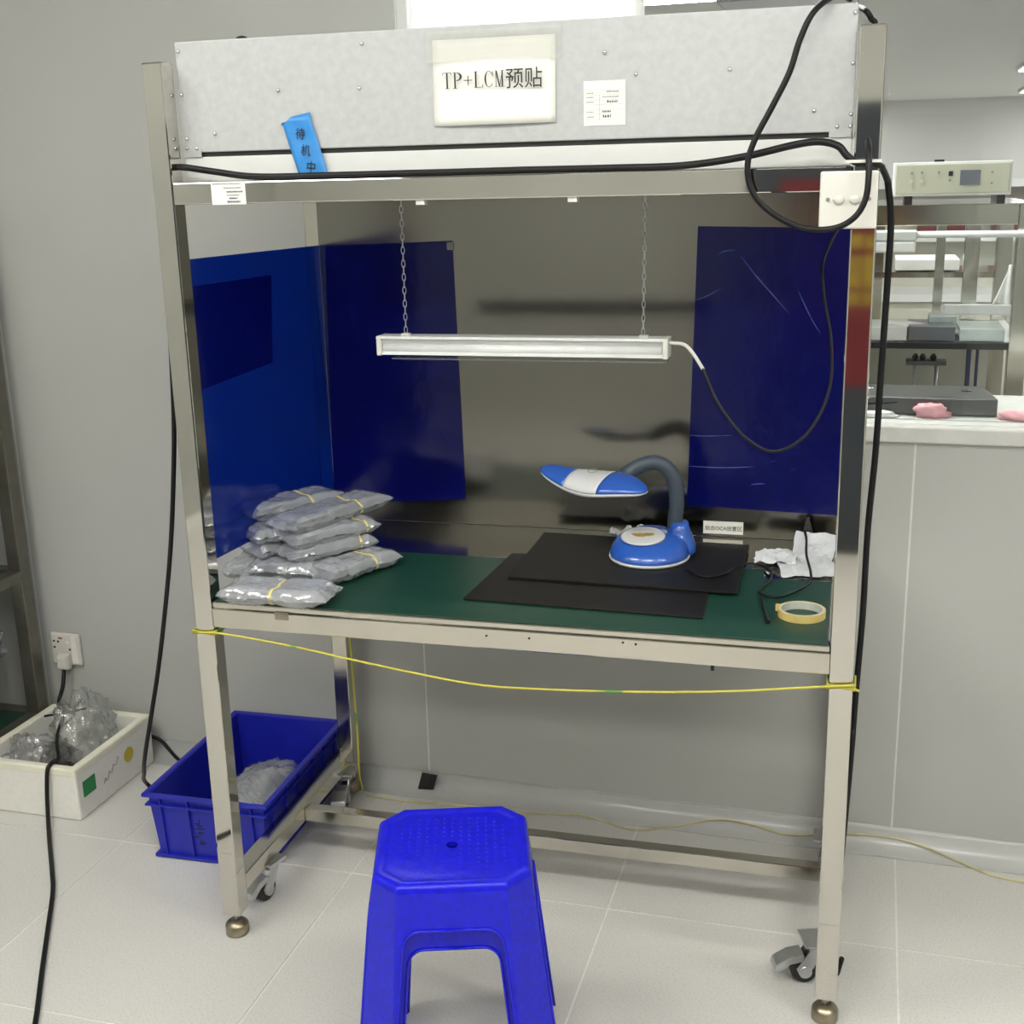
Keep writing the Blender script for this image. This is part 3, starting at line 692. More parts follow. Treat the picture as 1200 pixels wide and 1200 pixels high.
# ---- plastic packs with rubber bands
def pack(px0, py0, px1, py1, z, wd, th, label, seed, band=.62, dx=0, dy=0, tilt=0, roll=0, group='plastic packs heaped on the table'):
    A = LZ(px0, py0, z); B = LZ(px1, py1, z); c = (A + B) / 2; L_ = (B - A).length * 1.02
    ang = math.atan2(B.y - A.y, B.x - A.x)
    t = thing('plastic_pack', label, 'plastic pack', (c.x + dx, c.y + dy, z - th / 2), ang, group, bench=True)
    t.rotation_euler.x = roll; t.rotation_euler.y = tilt
    def prof(u):  # half height along the length
        e = min(u, 1 - u); return min(1, e / .13) ** .6 if e > 0 else 0
    def surf(u, v, s, inset=0, nz=1):
        pin = 1 - .22 * math.exp(-((u - band) / .05) ** 2)
        x = (u - .5) * L_; y = (v - .5) * wd * (1 - .10 * (1 - prof(u))) * (1 - .05 * (1 - pin) / .22)
        ev = min(v, 1 - v); hv = min(1, ev / .16) ** .5 if ev > 0 else 0
        h = th / 2 * prof(u) * hv * pin
        nn = noise.noise(Vector((u * 6 + seed, v * 3 + seed, s))) * .5 + noise.noise(Vector((u * 17 + seed, v * 5, s + 3))) * .45 + abs(noise.noise(Vector((u * 30, v * 12 + seed, s)))) * .3
        k = th * .20 * nz * prof(u) ** .5
        return Vector((x + .006 * noise.noise(Vector((u * 3, v * 4, seed))), y + .004 * noise.noise(Vector((u * 5, v * 3, seed + 5))), th / 2 + s * (h * (1 - inset)) + k * nn + .008 * (1 - prof(u)) * noise.noise(Vector((v * 4, u, seed + 2)))))
    def shell(inset, nz, nu, nv, sc=1.0):
        mb = MB()
        for s in (1, -1):
            def fn(u, v, s=s):
                p = surf(.5 + (u - .5) * sc, .5 + (v - .5) * sc, s, inset, nz); return p
            mb.grid(fn, nu, nv, smooth=True)
        return mb
    shell(0, 1, 44, 20).build('bag', 'bag', t)
    shell(.12, .6, 16, 10, .84).build('packed_screens', 'screen_grey', t)
    if band:
        pts = []
        for k in range(13): pts.append(surf(band, .02 + .96 * k / 12, 1) + Vector((0, 0, .0012)))
        for k in range(13): pts.append(surf(band, .98 - .96 * k / 12, -1) - Vector((0, 0, .0012)))
        bd = MB(); rings = [[p + Vector((-.0032, 0, 0)), p + Vector((.0032, 0, 0))] for p in pts]
        vs = [q for r in rings for q in r]; n = len(rings)
        bd.add(vs, [(2 * k, 2 * k + 1, 2 * ((k + 1) % n) + 1, 2 * ((k + 1) % n)) for k in range(n)], True)
        bd.build('rubber_band', 'band', t, solid=.0008)
    return t
pack(266, 690, 391, 697, ZT + .021, .105, .036, 'clear plastic pack with yellow band lying at the front edge of the table', 1.1, .50)
pack(370, 676, 455, 648, ZT + .021, .09, .036, 'clear plastic pack with yellow band at the right foot of the heap', 2.7, .64)
pack(288, 661, 372, 665, ZT + .021, .10, .036, 'clear plastic pack without band just behind the front pack', 3.9, 0, dx=.015)
pack(330, 650, 432, 628, ZT + .052, .095, .032, 'clear plastic pack third from top on the right of the heap', 5.2, .80)
pack(332, 634, 436, 610, ZT + .080, .095, .032, 'clear plastic pack directly under the top right pack', 6.6, .80)
pack(328, 618, 443, 581, ZT + .108, .10, .036, 'top right plastic pack of the heap with yellow band', 8.1, .66)
pack(290, 644, 345, 630, ZT + .055, .10, .034, 'clear plastic pack in the middle left of the heap', 9.4, 0)
pack(289, 627, 345, 618, ZT + .086, .10, .03, 'clear plastic pack below the top left pack', 10.4, 0)
pack(278, 601, 388, 577, ZT + .118, .105, .034, 'top left plastic pack of the heap with yellow band', 12.1, .62, dx=.012)
pack(256, 672, 300, 640, ZT + .018, .07, .03, 'flat clear plastic bag squeezed beside the left post', 13.7, 0, dx=.035)

# ================================================================== cables on the bench
def cable(name, pts, r, label, m='cable', cat='cable', bench=True, n=8):
    return tag(MB().tube(spline(pts), r, n).build(name, m, None, origin=pts[0], bench=bench), label, cat)
hp = [LY(201, 197, .035), LY(215, 196, .022), LY(250, 201, .018), LY(300, 207, .018), LY(380, 207, .018), LY(470, 205, .018), (.56, .018, 1.5465), (.68, .018, 1.5468), LY(720, 198, .018), LY(800, 194, .015), LY(870, 184, .012), LY(930, 170, .008), LY(960, 166, .004), LY(982, 171, -.004), LY(992, 182, -.008), LY(1004, 190, -.010), LY(1022, 190, -.008), LY(1034, 196, .012)]
hp = [Vector((p[0], p[1], max(p[2], 1.5465))) if k < 11 else Vector(p) for k, p in enumerate(hp)]
cable('power_cable', hp, .0058, 'thick black cable lying along the top beam under the hood')
rp = [LY(990, 180, -.008), LY(1004, 190, -.010), LY(1020, 189, -.006), LY(1033, 196, .02), LY(1041, 218, .06), LY(1044, 260, .08), LY(1040, 330, .09), LY(1033, 430, .09), LY(1026, 530, .09), LY(1017, 620, .09), LY(1011, 720, .085), LY(1004, 800, .075), LY(1000, 850, .07), LY(996, 900, .06), (1.24, .10, .03), (1.26, .2, .01)]
rp = [LY(1033, 195, .010), LY(1038, 206, .04)] + rp[4:]
cable('power_cable', rp, .0055, 'thick black cable hanging down behind the right post')
# cable tie at right post
tag(MB().box((W - P_ - .012, -.0178, 1.5445), (W + .002, -.0163, 1.5490)).box((W - P_ - .012, -.0163, 1.5445), (W - P_ - .0105, .042, 1.5490)).box((W + .0005, -.0163, 1.5445), (W + .002, .042, 1.5490)).build('cable_tie', 'white_plastic', None, origin=(W - .02, -.003, 1.5475), bench=True), 'white cable tie around the right post above the switch plate', 'cable tie')
lp = [LY(972, -6, .03), LY(955, 12, .0), LY(938, 45, -.012), LY(925, 85, -.018), LY(905, 125, -.022), LY(884, 165, -.026), LY(876, 195, -.028), LY(882, 225, -.03), LY(905, 250, -.032), LY(940, 267, -.034), LY(975, 268, -.036), LY(1000, 256, -.036), LY(1014, 234, -.034), LY(1018, 205, -.03), LY(1018, 178, -.016), LY(1017, 162, .004)]
lp = [Vector((lp[0].x + .03, .1, 1.792)), Vector((lp[0].x + .012, .05, 1.793))] + lp[1:]
cable('hood_cable', lp, .0048, 'black cable looping from the hood top over the switch plate')
cable('hood_cable', [Vector((1.19, .30, 1.786)), Vector((1.205, .20, 1.79)), LY(1014, 12, .10), LY(1021, 22, .09), LY(1027, 40, .08), Vector((1.24, .09, 1.60))], .0045, 'short black cable dropping from the hood behind the right post')
# yellow-green earth wire across the front, knotted to the posts
yp = [LY(232, 741, -.004), LY(262, 743, -.008), LY(340, 757, -.012), LY(430, 777, -.014), (LY(550, 801, -.014)), LY(640, 808, -.014), LY(760, 811, -.014), LY(860, 810, -.012), LY(940, 806, -.008), LY(1003, 803, -.005)]
ew = thing('earth_wire', 'yellow and green earth wire strung across the front between both posts', 'wire', yp[0], bench=True)
MB().tube([p - yp[0] for p in spline(yp)], .0023, 8).build('strand', 'wire', ew)
def knot(x0, x1, z):
    mb = MB()
    for k, dz in enumerate((-.003, .003)):
        pts = [Vector((x0 - .003, -.004, z + dz)), Vector((x1 + .003, -.004, z - dz)), Vector((x1 + .004, .044, z - dz)), Vector((x0 - .004, .044, z + dz))]
        mb.tube([p - yp[0] for p in pts], .0026, 6, closed=True)
    return mb
zl_ = LY(245, 741, 0).z; zr_ = LY(990, 805, 0).z
knot(0, P_, zl_).build('knot', 'wire', ew); kr = knot(W - P_, W, zr_); kr.tube([p - yp[0] for p in (Vector((W, -.004, zr_)), Vector((W + .012, -.006, zr_ - .004)))], .0022, 6); kr.build('knot', 'wire', ew)
cable('earth_wire_drop', [LY(410, 745, D - .06), LY(414, 800, D - .058), LY(419, 860, D - .055), LY(421, 905, D - .05), Vector((.06, .64, .02))], .0028, 'yellow and green earth wire running down the rear left post', 'wire', 'wire')
fw = [(430, 932), (470, 938), (540, 944), (600, 953), (680, 955), (740, 972), (790, 968), (840, 960), (880, 966), (925, 978), (990, 977), (1040, 981), (1080, 991), (1120, 1008), (1160, 1025), (1200, 1034), (1260, 1045)]
def on_cove(x, y):
    for k in range(26):
        a = PI / 2 * k / 26; z = .052 * (1 - math.cos(a)) + .003; p = WZ(x, y, z)
        if p.y <= WALL_Y + WALL_R * p.x - .052 * (1 - math.sin(a)) - .002: return p
    return p
fwp = [on_cove(x, y) for x, y in fw]
cable('floor_wire', fwp, .0024, 'pale yellow earth wire snaking along the floor at the wall', 'wire_pale', 'wire', bench=False)

# ================================================================== outlet, floor cables
def wy(x): return WALL_Y + WALL_R * x
so = thing('wall_socket', 'white square wall socket with a plug low on the left wall', 'socket', (-.907, wy(-.907) - .001, .250), WALL_R)
MB().box((0, -.012, 0), (.094, 0, .094)).build('plate', 'offwhite', so, bevel=.006)
MB().box((.068, -.0135, .008), (.086, -.012, .088)).build('switch_strip', 'white_plastic', so, bevel=.001)
for x, z in ((.013, .070), (.026, .069), (.013, .052), (.062, .048)): MB().cyl((x, -.0128, z), (x, -.0118, z), .0034, 10).build('socket_hole', 'black_plastic', so)
MB().cyl((.056, -.0145, .069), (.056, -.0118, .069), .0042, 12).build('switch_button', 'white_plastic', so)
MB().box((.028, -.0130, .0775), (.041, -.0118, .0815)).build('indicator', 'red', so)
pg = thing('wall_plug', 'white plug pushed into the low wall socket', 'plug', (-.907, wy(-.907) - .001, .250), WALL_R)
MB().ring_loft([[Vector((.047 + sx * a, y, .016 + sz * b)) for sx, sz in ((-1, -1), (1, -1), (1, 1), (-1, 1))] for a, b, y in ((.017, .022, -.0125), (.017, .022, -.028), (.012, .017, -.040))], smooth=False).build('body', 'offwhite', pg, bevel=.003)
p0 = Vector((-.860, wy(-.86) - .028, .246))
fc = [p0, Vector((-.858, .688, .20)), Vector((-.855, .66, .165))]
for (x, y, Y) in ((76, 830, .58), (67, 866, .47)): fc.append(WY(x, y, Y))
rx = WZ(58, 897, .150).x
fc += [Vector((rx, .385, .153)), Vector((rx - .002, .360, .1505)), Vector((rx - .004, .3425, .139)), WY(55, 925, .337), WY(56, 952, .334), WZ(58, 985, .006), WZ(61, 1020, .006), WZ(62, 1045, .006), WZ(56, 1090, .006), WZ(49, 1140, .006), WZ(42, 1195, .006), WZ(30, 1260, .006)]
fc = [Vector((p.x, p.y, max(p.z, .006))) for p in fc]
cable('floor_cable', fc, .0056, 'long black cable from the wall socket over the foam box across the floor', bench=False)
dc = [to_world((-.008, .03, 1.552)), to_world((-.02, .06, 1.50))] + [to_world(LY(x, y, Y)) for x, y, Y in ((196, 330, .10), (201, 420, .12), (204, 500, .13), (203, 570, .14), (200, 640, .15), (194, 710, .17), (186, 780, .19), (177, 840, .22), (170, 885, .26))]
dc += [WY(169, 905, .33), Vector((-.40, .42, .006)), Vector((-.38, .50, .006))] 
dc = dc[:-2] + [WZ(172, 918, .05), Vector((-.395, .47, .012)), Vector((-.372, .585, .008)), *[Vector((p.x, min(p.y, wy(p.x) - .008), p.z + .003)) for p in (on_cove(208, 890), on_cove(198, 879), on_cove(188, 868))], Vector((-.62, .716, .066))]
cable('bench_cable', dc, .0052, 'black cable hanging behind the left post down to the floor', bench=False)
# black tape scrap on the cove
q = WZ(497, 917, .03)
bt_ = MB(); pts = [WY(490, 924, q.y), WY(508, 925, q.y), WY(513, 908, q.y), WY(495, 905, q.y)]
tag(MB().prism([p - Vector((0, .0, 0)) for p in pts], (0, -.003, 0)).build('tape_scrap', 'black_plastic', None, origin=q), 'black tape scrap stuck on the wall cove behind the blue stool', 'tape')

# ================================================================== blue stool
NEST = .040      # two stools stand nested; the upper one sits this much higher
ST = thing('plastic_stool', 'bright blue square plastic stool, upper of two nested, in front of workbench', 'stool', (.612, -.258, NEST), math.radians(18), 'nested blue stools')
def st_half(z): return .129 + (.45 - z) * .108
def st_ch(z): return .040 + (.45 - z) * .05
def st_pt(side, s, z, off=0):
    h = st_half(z) - off; p = Vector((s, -h, z)); return Matrix.Rotation(side * PI / 2, 3, 'Z') @ p
ZA = .374; ZS = .438
seat = MB()
def octo(z, inset=0):
    h = st_half(z) - inset; c = st_ch(z) ; out = []
    for side in range(4):
        for s in (-(h - c), h - c): out.append(Matrix.Rotation(side * PI / 2, 3, 'Z') @ Vector((s, -h, z)))
    return out
def ring(z, inset): return octo_at(z, inset)
def octo_at(z, inset):
    h = .129 - inset; c = .040 - inset * .35; out = []
    for side in range(4):
        for s in (-(h - c), h - c): out.append(Matrix.Rotation(side * PI / 2, 3, 'Z') @ Vector((s, -h, z)))
    return out
hole = [Vector((.011 * math.cos(2 * PI * (k - 2.5) / 8 ), .011 * math.sin(2 * PI * (k - 2.5) / 8), .4472)) for k in range(8)]
rings = [octo(ZA), octo(ZS), octo_at(.4445, .001), octo_at(.4485, .004), octo_at(.450, .010), octo_at(.4498, .016), octo_at(.4480, .022), octo_at(.4476, .030), hole, [Vector((p.x, p.y, .438)) for p in hole]]
seat.ring_loft(rings, False, False)
so_ = seat.build('seat', 'stool', ST)
sm_ = so_.modifiers.new('solid', 'SOLIDIFY'); sm_.thickness = .003; sm_.offset = -1
def weight_edges(me, keep):
    bm = bmesh.new(); bm.from_mesh(me); ly = bm.edges.layers.float.new('bevel_weight_edge')
    for e_ in bm.edges: e_[ly] = 1.0 if keep(e_.verts[0].co, e_.verts[1].co) else 0.0
    bm.to_mesh(me); bm.free()
weight_edges(so_.data, lambda a, b: max(a.z, b.z) > ZA + .01 and a.xy.length > .05)
b = so_.modifiers.new('bevel', 'BEVEL'); b.width = .004; b.segments = 3; b.limit_method = 'WEIGHT'
# anti-slip dots on the seat
dm = MB().lathe([(.0022, 0), (.0018, .0008), (.0006, .0012)], (0, 0, 0), 8).mesh('seat_dot'); dm.materials.append(M['stool'])
for i in range(-6, 7):
    for j in range(-6, 7):
        x, y = i * .0145, j * .0145
        if math.hypot(x, y) < .02 or abs(x) + abs(y) > .15: continue
        o = link('seat_dot', dm, so_); o.location = (x, y, .4474)
# legs: each is a corner with half an arch on both sides
def arch_profile():
    """inner edge of the arch from the crown side to the floor, as (distance from side centre, z)"""
    out = []; R_ = .030; w0 = .082
    def wz(z): return w0 + (ZA - z) * .085
    for k in range(7):
        a = PI / 2 * k / 6; out.append((wz(ZA) - R_ + R_ * math.sin(a), ZA - .0 - R_ + R_ * math.cos(a)))
    out.append((wz(.2), .2)); out.append((wz(NEST), NEST)); return out
AP = arch_profile()
for c in range(4):
    mb = MB()
    # right half of side c  (s from arch edge to +corner), corner chamfer, left half of side c+1
    def half(side, sg):
        left = [(sg * w_, z) for w_, z in AP]
        edge = [(sg * (st_half(z) - st_ch(z)), z) for z in (NEST, ZA)]
        poly = left + edge
        return [st_pt(side, s, z) for s, z in poly]
    A = half(c, 1); B = half((c + 1) % 4, -1)
    mb.add(A, [tuple(range(len(A)))]); mb.add(B, [tuple(range(len(B)))])
    cor = [A[-1], A[-2], B[-2], B[-1]]
    mb.add(cor, [(0, 1, 2, 3)])
    me_ = mb.mesh('leg'); bm = bmesh.new(); bm.from_mesh(me_); bmesh.ops.remove_doubles(bm, verts=bm.verts, dist=1e-5); bmesh.ops.recalc_face_normals(bm, faces=bm.faces)
    # normals outward
    for f in bm.faces: 
        pass
    cen = sum((f.calc_center_median() for f in bm.faces), Vector()) / len(bm.faces)
    if sum(f.normal.dot(Vector((cen.x, cen.y, 0))) for f in bm.faces) < 0: bmesh.ops.reverse_faces(bm, faces=bm.faces)
    bm.to_mesh(me_); bm.free(); me_.materials.append(M['stool'])
    cc = [A[-1], A[-2], B[-2], B[-1]]
    weight_edges(me_, lambda a, b: abs(a.z - b.z) > .2 and min((a - q_).length for q_ in cc) < 1e-4 and min((b - q_).length for q_ in cc) < 1e-4)
    o = link('leg', me_, ST, bevel=0)
    lip = MB()
    for side, sg in ((c, 1), ((c + 1) % 4, -1)):
        lip.tube([st_pt(side, sg * w_, z, -.0015) for w_, z in [(.0, ZA)] + AP], .0026, 6)
    lip.build('arch_lip', 'stool', ST)
    sm_ = o.modifiers.new('solid', 'SOLIDIFY'); sm_.thickness = .0035; sm_.offset = -1
    b = o.modifiers.new('bevel', 'BEVEL'); b.width = .004; b.segments = 3; b.limit_method = 'WEIGHT'
for o in list(ST.children):                      # geometry above was laid out in floor heights
    o.location.z -= NEST
lower = ST.copy(); COL.objects.link(lower); lower.location.z = 0; lower.scale = (.925, .925, 1)
lower['label'] = 'lower blue plastic stool nested inside the upper one, seen below its arch'
for o in list(ST.children):
    c_ = o.copy(); COL.objects.link(c_); c_.parent = lower
    # its seat dots are hidden inside the upper stool

# ================================================================== blue crate
cx0, cy0 = -.179, .478
cr = thing('plastic_crate', 'blue plastic crate on the floor behind the left post', 'crate', (cx0, cy0, .001), .03)
hx, hy, ch = .147, .228, .168
def rect(hx_, hy_, z): return [Vector((sx * hx_, sy * hy_, z)) for sx, sy in ((-1, -1), (1, -1), (1, 1), (-1, 1))]
MB().ring_loft([rect(hx - .012, hy - .012, 0), rect(hx, hy, ch), rect(hx - .004, hy - .004, ch), rect(hx - .016, hy - .016, .005)], True, False).build('body', 'crate', cr, bevel=.001)
def frame(z0, z1, o_, i_=-.001): return MB().ring_loft([rect(hx + i_, hy + i_, z0), rect(hx + o_, hy + o_, z0), rect(hx + o_, hy + o_, z1), rect(hx + i_, hy + i_, z1)], False, False, True)
frame(ch - .006, ch + .002, .011).build('rim', 'crate', cr, bevel=.001)
frame(ch - .030, ch - .025, .007, -.003).build('rim', 'crate', cr, bevel=.001)
MB().ring_loft([rect(hx - .014, hy - .014, .002), rect(hx - .002, hy - .002, .002), rect(hx - .002, hy - .002, .010), rect(hx - .014, hy - .014, .010)], False, False, True).build('foot_ring', 'crate', cr, bevel=.001)
def rib(x, y, nx, ny, wd=.003):
    # vertical rib on a wall
    tx, ty = -ny, nx
    k0 = Vector((x - nx * .012, y - ny * .012, .006)); k1 = Vector((x, y, ch - .006))
    pr = [k0 + Vector((nx * .007, ny * .007, 0)), k1 + Vector((nx * .007, ny * .007, 0)), k1 - Vector((nx * .002, ny * .002, 0)), k0 - Vector((nx * .002, ny * .002, 0))]
    MB().prism([p - Vector((tx * wd / 2, ty * wd / 2, 0)) for p in pr], (tx * wd, ty * wd, 0)).build('rib', 'crate', cr)
for x in (-.115, -.045, .045, .115): rib(x, -hy, 0, -1); rib(x, hy, 0, 1)
for y in (-.19, -.115, -.04, .04, .115, .19): rib(hx, y, 1, 0); rib(-hx, y, -1, 0)
mw = MB(); rnd = random.Random(5)
for row in range(3):
    for k in range(5):
        z = .036 + .024 * row + rnd.uniform(0, .017); x_ = -.030 + rnd.uniform(-.011, .008); q_ = -(hy - .012 * (1 - z / ch)) - .0004; dz_ = rnd.choice((0, 0, .010, .014))
        mw.tube([Vector((x_, q_, z)), Vector((x_ + (.012 if dz_ == 0 else .002), q_ - .07 * dz_, z + dz_))], .0011, 5)
mw.build('marker_writing', 'ink', cr)
# plastic bag lying in the crate
def lump(name, c, sx, sy, sz, m, label, seed, cat='plastic bag', rotz=0, rough=.22, flatb=True, group=None, res=26, contents=None):
    def fn(u, v):
        a = 2 * PI * u; b = PI * v
        d = Vector((math.sin(b) * math.cos(a), math.sin(b) * math.sin(a), math.cos(b)))
        n1 = noise.noise(d * 2.2 + Vector((seed, 0, 0))); n2 = abs(noise.noise(d * 6 + Vector((0, seed, 0)))); n3 = noise.noise(d * 14 + Vector((0, 0, seed)))
        r = 1 + rough * n1 + rough * .8 * n2 + rough * .3 * n3
        p = Vector((d.x * sx * r, d.y * sy * r, d.z * sz * r))
        if flatb: p.z = max(p.z, -sz * .55)
        return p + Vector((0, 0, sz * .55 if flatb else sz))
    mb = MB().grid(fn, res * 2, res)
    if contents:
        t = thing(name, label, cat, c, rotz, group); mb.build('bag', m, t)
        inner = MB().grid(lambda u, v: fn(u, v) * .84 + Vector((0, 0, .003)), res, res // 2); inner.build('contents', contents, t); return t
    o = mb.build(name, m); o.location = c; o.rotation_euler.z = rotz; return tag(o, label, cat, group)
lump('plastic_bag', (-.150, .455, .008), .085, .15, .085, 'bag', 'clear plastic bag of parts lying in the blue crate', 3.3, rotz=-.25, contents='screen_grey')

# ================================================================== foam box
fb = thing('foam_box', 'open white foam box on the floor by the wall below the socket', 'box', (-.7475, .522, 0))
fx, fy, fh, ft = .155, .172, .142, .022
MB().ring_loft([rect(fx - .001, fy - .002, 0), rect(fx, fy, fh), rect(fx - ft, fy - ft, fh), rect(fx - ft - .004, fy - ft - .004, .02)], True, False).build('body', 'foam', fb, bevel=.006)
MB().ring_loft([rect(fx + .0006, fy + .0006, fh - .022), rect(fx + .001, fy + .001, fh + .001), rect(fx - ft, fy - ft, fh + .001), rect(fx - ft - .0006, fy - ft, fh - .02)], False, False, True).build('yellowed_rim', 'foam_cream', fb, bevel=.005)
MB().box((fx - .0015, -.148, .056), (fx + .0012, -.097, .098)).build('green_sticker', 'green_label', fb)
yl = MB().lathe([(.021, 0), (.021, .001)], (0, 0, 0), 20); yl.v = [Vector((fx - .0012 + v.z * 1.5, v.x + .055, v.y * .95 + .078)) for v in yl.v]; yl.build('round_sticker', 'yellow_label', fb)
def scrawl(name, parent, pts, r_, m): MB().tube(spline(pts, 5), r_, 5).build(name, m, parent)
scrawl('handwriting', fb, [Vector((fx + .0003, -.062 + .0062 * k + .002 * math.sin(2.1 * k), .052 + .0034 * k + .0085 * math.sin(k * 1.9) * (1 - .03 * k))) for k in range(13)], .0009, 'ink_grey')
scrawl('handwriting', fb, [Vector((fx + .0003, .130 + .004 * math.cos(k * 1.3) * (1 + .2 * k), .050 + .006 * math.sin(k * 1.1))) for k in range(8)], .0008, 'ink_grey')
# contents: clear bag above dark metal parts
for k, (x, y, a, b, h) in enumerate(((-.815, .43, .036, .034, .03), (-.705, .44, .040, .040, .035), (-.80, .57, .042, .045, .04), (-.69, .575, .038, .042, .03))):
    lump('part_bundle', (x, y, .022), a, b, h, 'darkparts', ['dark metal part bundle at the front left of the foam box', 'dark metal part bundle at the front right of the foam box', 'dark metal part bundle at the rear left of the foam box', 'dark metal part bundle at the rear right of the foam box'][k], k * 2.2, 'parts', rough=.5, group='part bundles in the foam box', res=14)
lump('plastic_bag', (-.812, .46, .062), .054, .068, .052, 'bag_clear', 'crumpled clear plastic bag on the left in the foam box', 5.5, rough=.55)
lump('plastic_bag', (-.718, .572, .066), .072, .078, .10, 'bag_clear', 'puffy clear plastic bag rising from the right of foam box', 8.8, rough=.42)
cable('dark_rod', [Vector((-.86, .60, .150)), Vector((-.80, .615, .160)), Vector((-.745, .628, .172))], .0032, 'thin dark rod sticking out of the foam box', 'cable', 'rod', bench=False)

# ================================================================== steel rack at the left edge
rk = thing('steel_rack', 'steel shelving rack at the left edge of the picture', 'rack', (-1.50, .18, 0))
for x, y in ((.545, .47), (.545, 0), (0, .47), (0, 0)): MB().box((x, y, 0), (x + .04, y + .04, 1.5)).build('post', 'rack', rk, bevel=.002)
for z in (.10, .515, .93, 1.35):
    for x in (.0, .545): MB().box((x, .04, z), (x + .04, .47, z + .03)).build('side_beam', 'rack', rk, bevel=.002)
    for y in (0, .47): MB().box((.04, y, z), (.545, y + .04, z + .03)).build('cross_beam', 'rack', rk, bevel=.002)
    MB().box((.042, .042, z + .012), (.543, .468, z + .029)).build('shelf', 'green', rk)
for k, (x, y, z, a, b, h, lb) in enumerate(((-1.09, .50, .13, .10, .10, .13, 'grey plastic bag on the lowest rack shelf'), (-1.06, .56, .30, .10, .07, .09, 'grey plastic bag stacked high on the lowest rack shelf'),
        (-1.08, .52, .546, .10, .10, .10, 'grey plastic bag on the green middle rack shelf'), (-1.09, .44, .70, .09, .08, .08, 'grey plastic bag on top of the pile on the middle rack shelf'))):
    lump('plastic_bag', (x, y, z), a, b, h, 'bag', lb, 20 + k * 3, group='plastic bags on the rack', rough=.4, contents='screen_grey')

# ================================================================== dark block and red card, added unseen behind the camera for the post's reflection
LKY = -3.0
lk = thing('reflection_block', 'dark slate block added unseen behind the camera to be mirrored in right post', 'reflection_block', (.85, LKY - .45, 0))
MB().box((0, 0, .03), (.75, .45, 1.78)).build('body', 'reflection_block', lk, bevel=.004)
MB().box((.008, .45, .06), (.371, .464, 1.75)).build('door', 'reflection_block', lk, bevel=.003); MB().box((.379, .45, .06), (.742, .464, 1.75)).build('door', 'reflection_block', lk, bevel=.003)
MB().box((.03, .02, 0), (.72, .43, .03)).build('plinth', 'black_plastic', lk)
po = thing('red_reflection_card', 'red card with gold characters, added unseen behind the camera for the post reflection', 'reflection_card', (.98, LKY + .0155, .70))
MB().box((0, 0, 0), (.42, .0015, .80)).build('sheet', 'red', po)
for k, (a, b) in enumerate(((.535, .595), (.385, .515), (.315, .375))):
    gx = MB(); rnd = random.Random(k)
    for j in range(5): gx.box((.03 + j * .075, .0015, a + rnd.uniform(0, .008)), (.03 + j * .075 + .066, .0022, b - rnd.uniform(0, .008)))
    gx.build('gold_character_row', 'yellow_char', po)

# ================================================================== beyond the window
def wbox(name, a, b, m, label, cat, bevel=.003, group=None):
    c = Vector(((a[0] + b[0]) / 2, (a[1] + b[1]) / 2, a[2])); return tag(MB().box(a, b).build(name, m, None, origin=c, bevel=bevel), label, cat, group)
wbox('service_counter', (.9, .79, .93), (3.0, 1.12, 1.003), 'sill', 'white counter just behind the window sill', 'counter')
# long charcoal box on the counter
bxx = thing('metal_case', 'long low charcoal metal case lying behind the window sill', 'case', (1.02, .83, 1.003))
MB().ring_loft([[Vector((x, y, z)) for x, y in ((0, 0), (.505, 0), (.485, .17), (0, .17))] for z in (0, .040)], True, False).build('body', 'darkbox', bxx, bevel=.003)
MB().lathe([(.012, 0), (.010, .003), (.004, .004)], (.445, .10, .040), 14).build('knob', 'black_plastic', bxx)
MB().lathe([(.008, 0), (.007, .003), (.003, .004)], (.235, .10, .040), 14).build('knob', 'rivet', bxx)
cable('window_cable', [WY(1010, 473, .83), WY(1045, 472, .83), WY(1085, 466, .84), WY(1130, 467, .84), WY(1165, 470, .84)], .0016, 'thin black cable lying over the charcoal case', bench=False)
lump('pink_bag', WZ(1091, 489, 1.003) + Vector((0, .0, .0)), .032, .018, .020, 'pink', 'small pink plastic bag in front of the charcoal case', 31, 'plastic bag', rough=.4, res=12)
lump('pink_bag', WZ(1192, 492, 1.003), .035, .02, .012, 'pink', 'small pink plastic bag at the right edge of the window sill', 35, 'plastic bag', rough=.4, res=12)
lump('paper_scrap', WZ(1030, 488, 1.003), .035, .014, .008, 'whitecloth', 'white paper scrap left of the pink bag on sill', 37, 'paper', rough=.5, res=12)
# second workbench behind the glass
Y2 = 1.5
b2 = thing('workbench', 'second steel workbench seen through the window behind the right post', 'workbench', (.62, Y2, 0))
def b2b(name, a, b, m='steel'): return MB().box((a[0] - .62, a[1] - Y2, a[2]), (b[0] - .62, b[1] - Y2, b[2])).build(name, m, b2, bevel=.002)
for x, y in ((.62, Y2), (1.604, Y2), (.62, 2.06), (1.604, 2.06)): b2b('post', (x, y, 0), (x + .045, y + .045, 1.44))
b2b('top_beam', (.665, Y2, 1.386), (1.604, Y2 + .045, 1.440)); b2b('top_beam', (.665, 2.06, 1.386), (1.604, 2.105, 1.440)); b2b('top_shelf', (.625, Y2 + .045, 1.425), (1.645, 2.06, 1.44))
b2b('shelf_edge', (.665, Y2, 1.060), (1.604, Y2 + .02, 1.078), 'black_plastic'); b2b('shelf', (.625, Y2 + .02, 1.060), (1.645, 2.06, 1.076), 'white_metal')
b2b('table_top', (.625, Y2, .74), (1.645, 2.06, .78), 'steel'); b2b('back_panel', (.665, 2.062, .78), (1.604, 2.07, 1.05), 'cream')
b2b('upright', (1.512, 2.05, 1.076), (1.556, 2.09, 1.386)); b2b('upright', (1.43, 2.08, 1.076), (1.458, 2.11, 1.386))
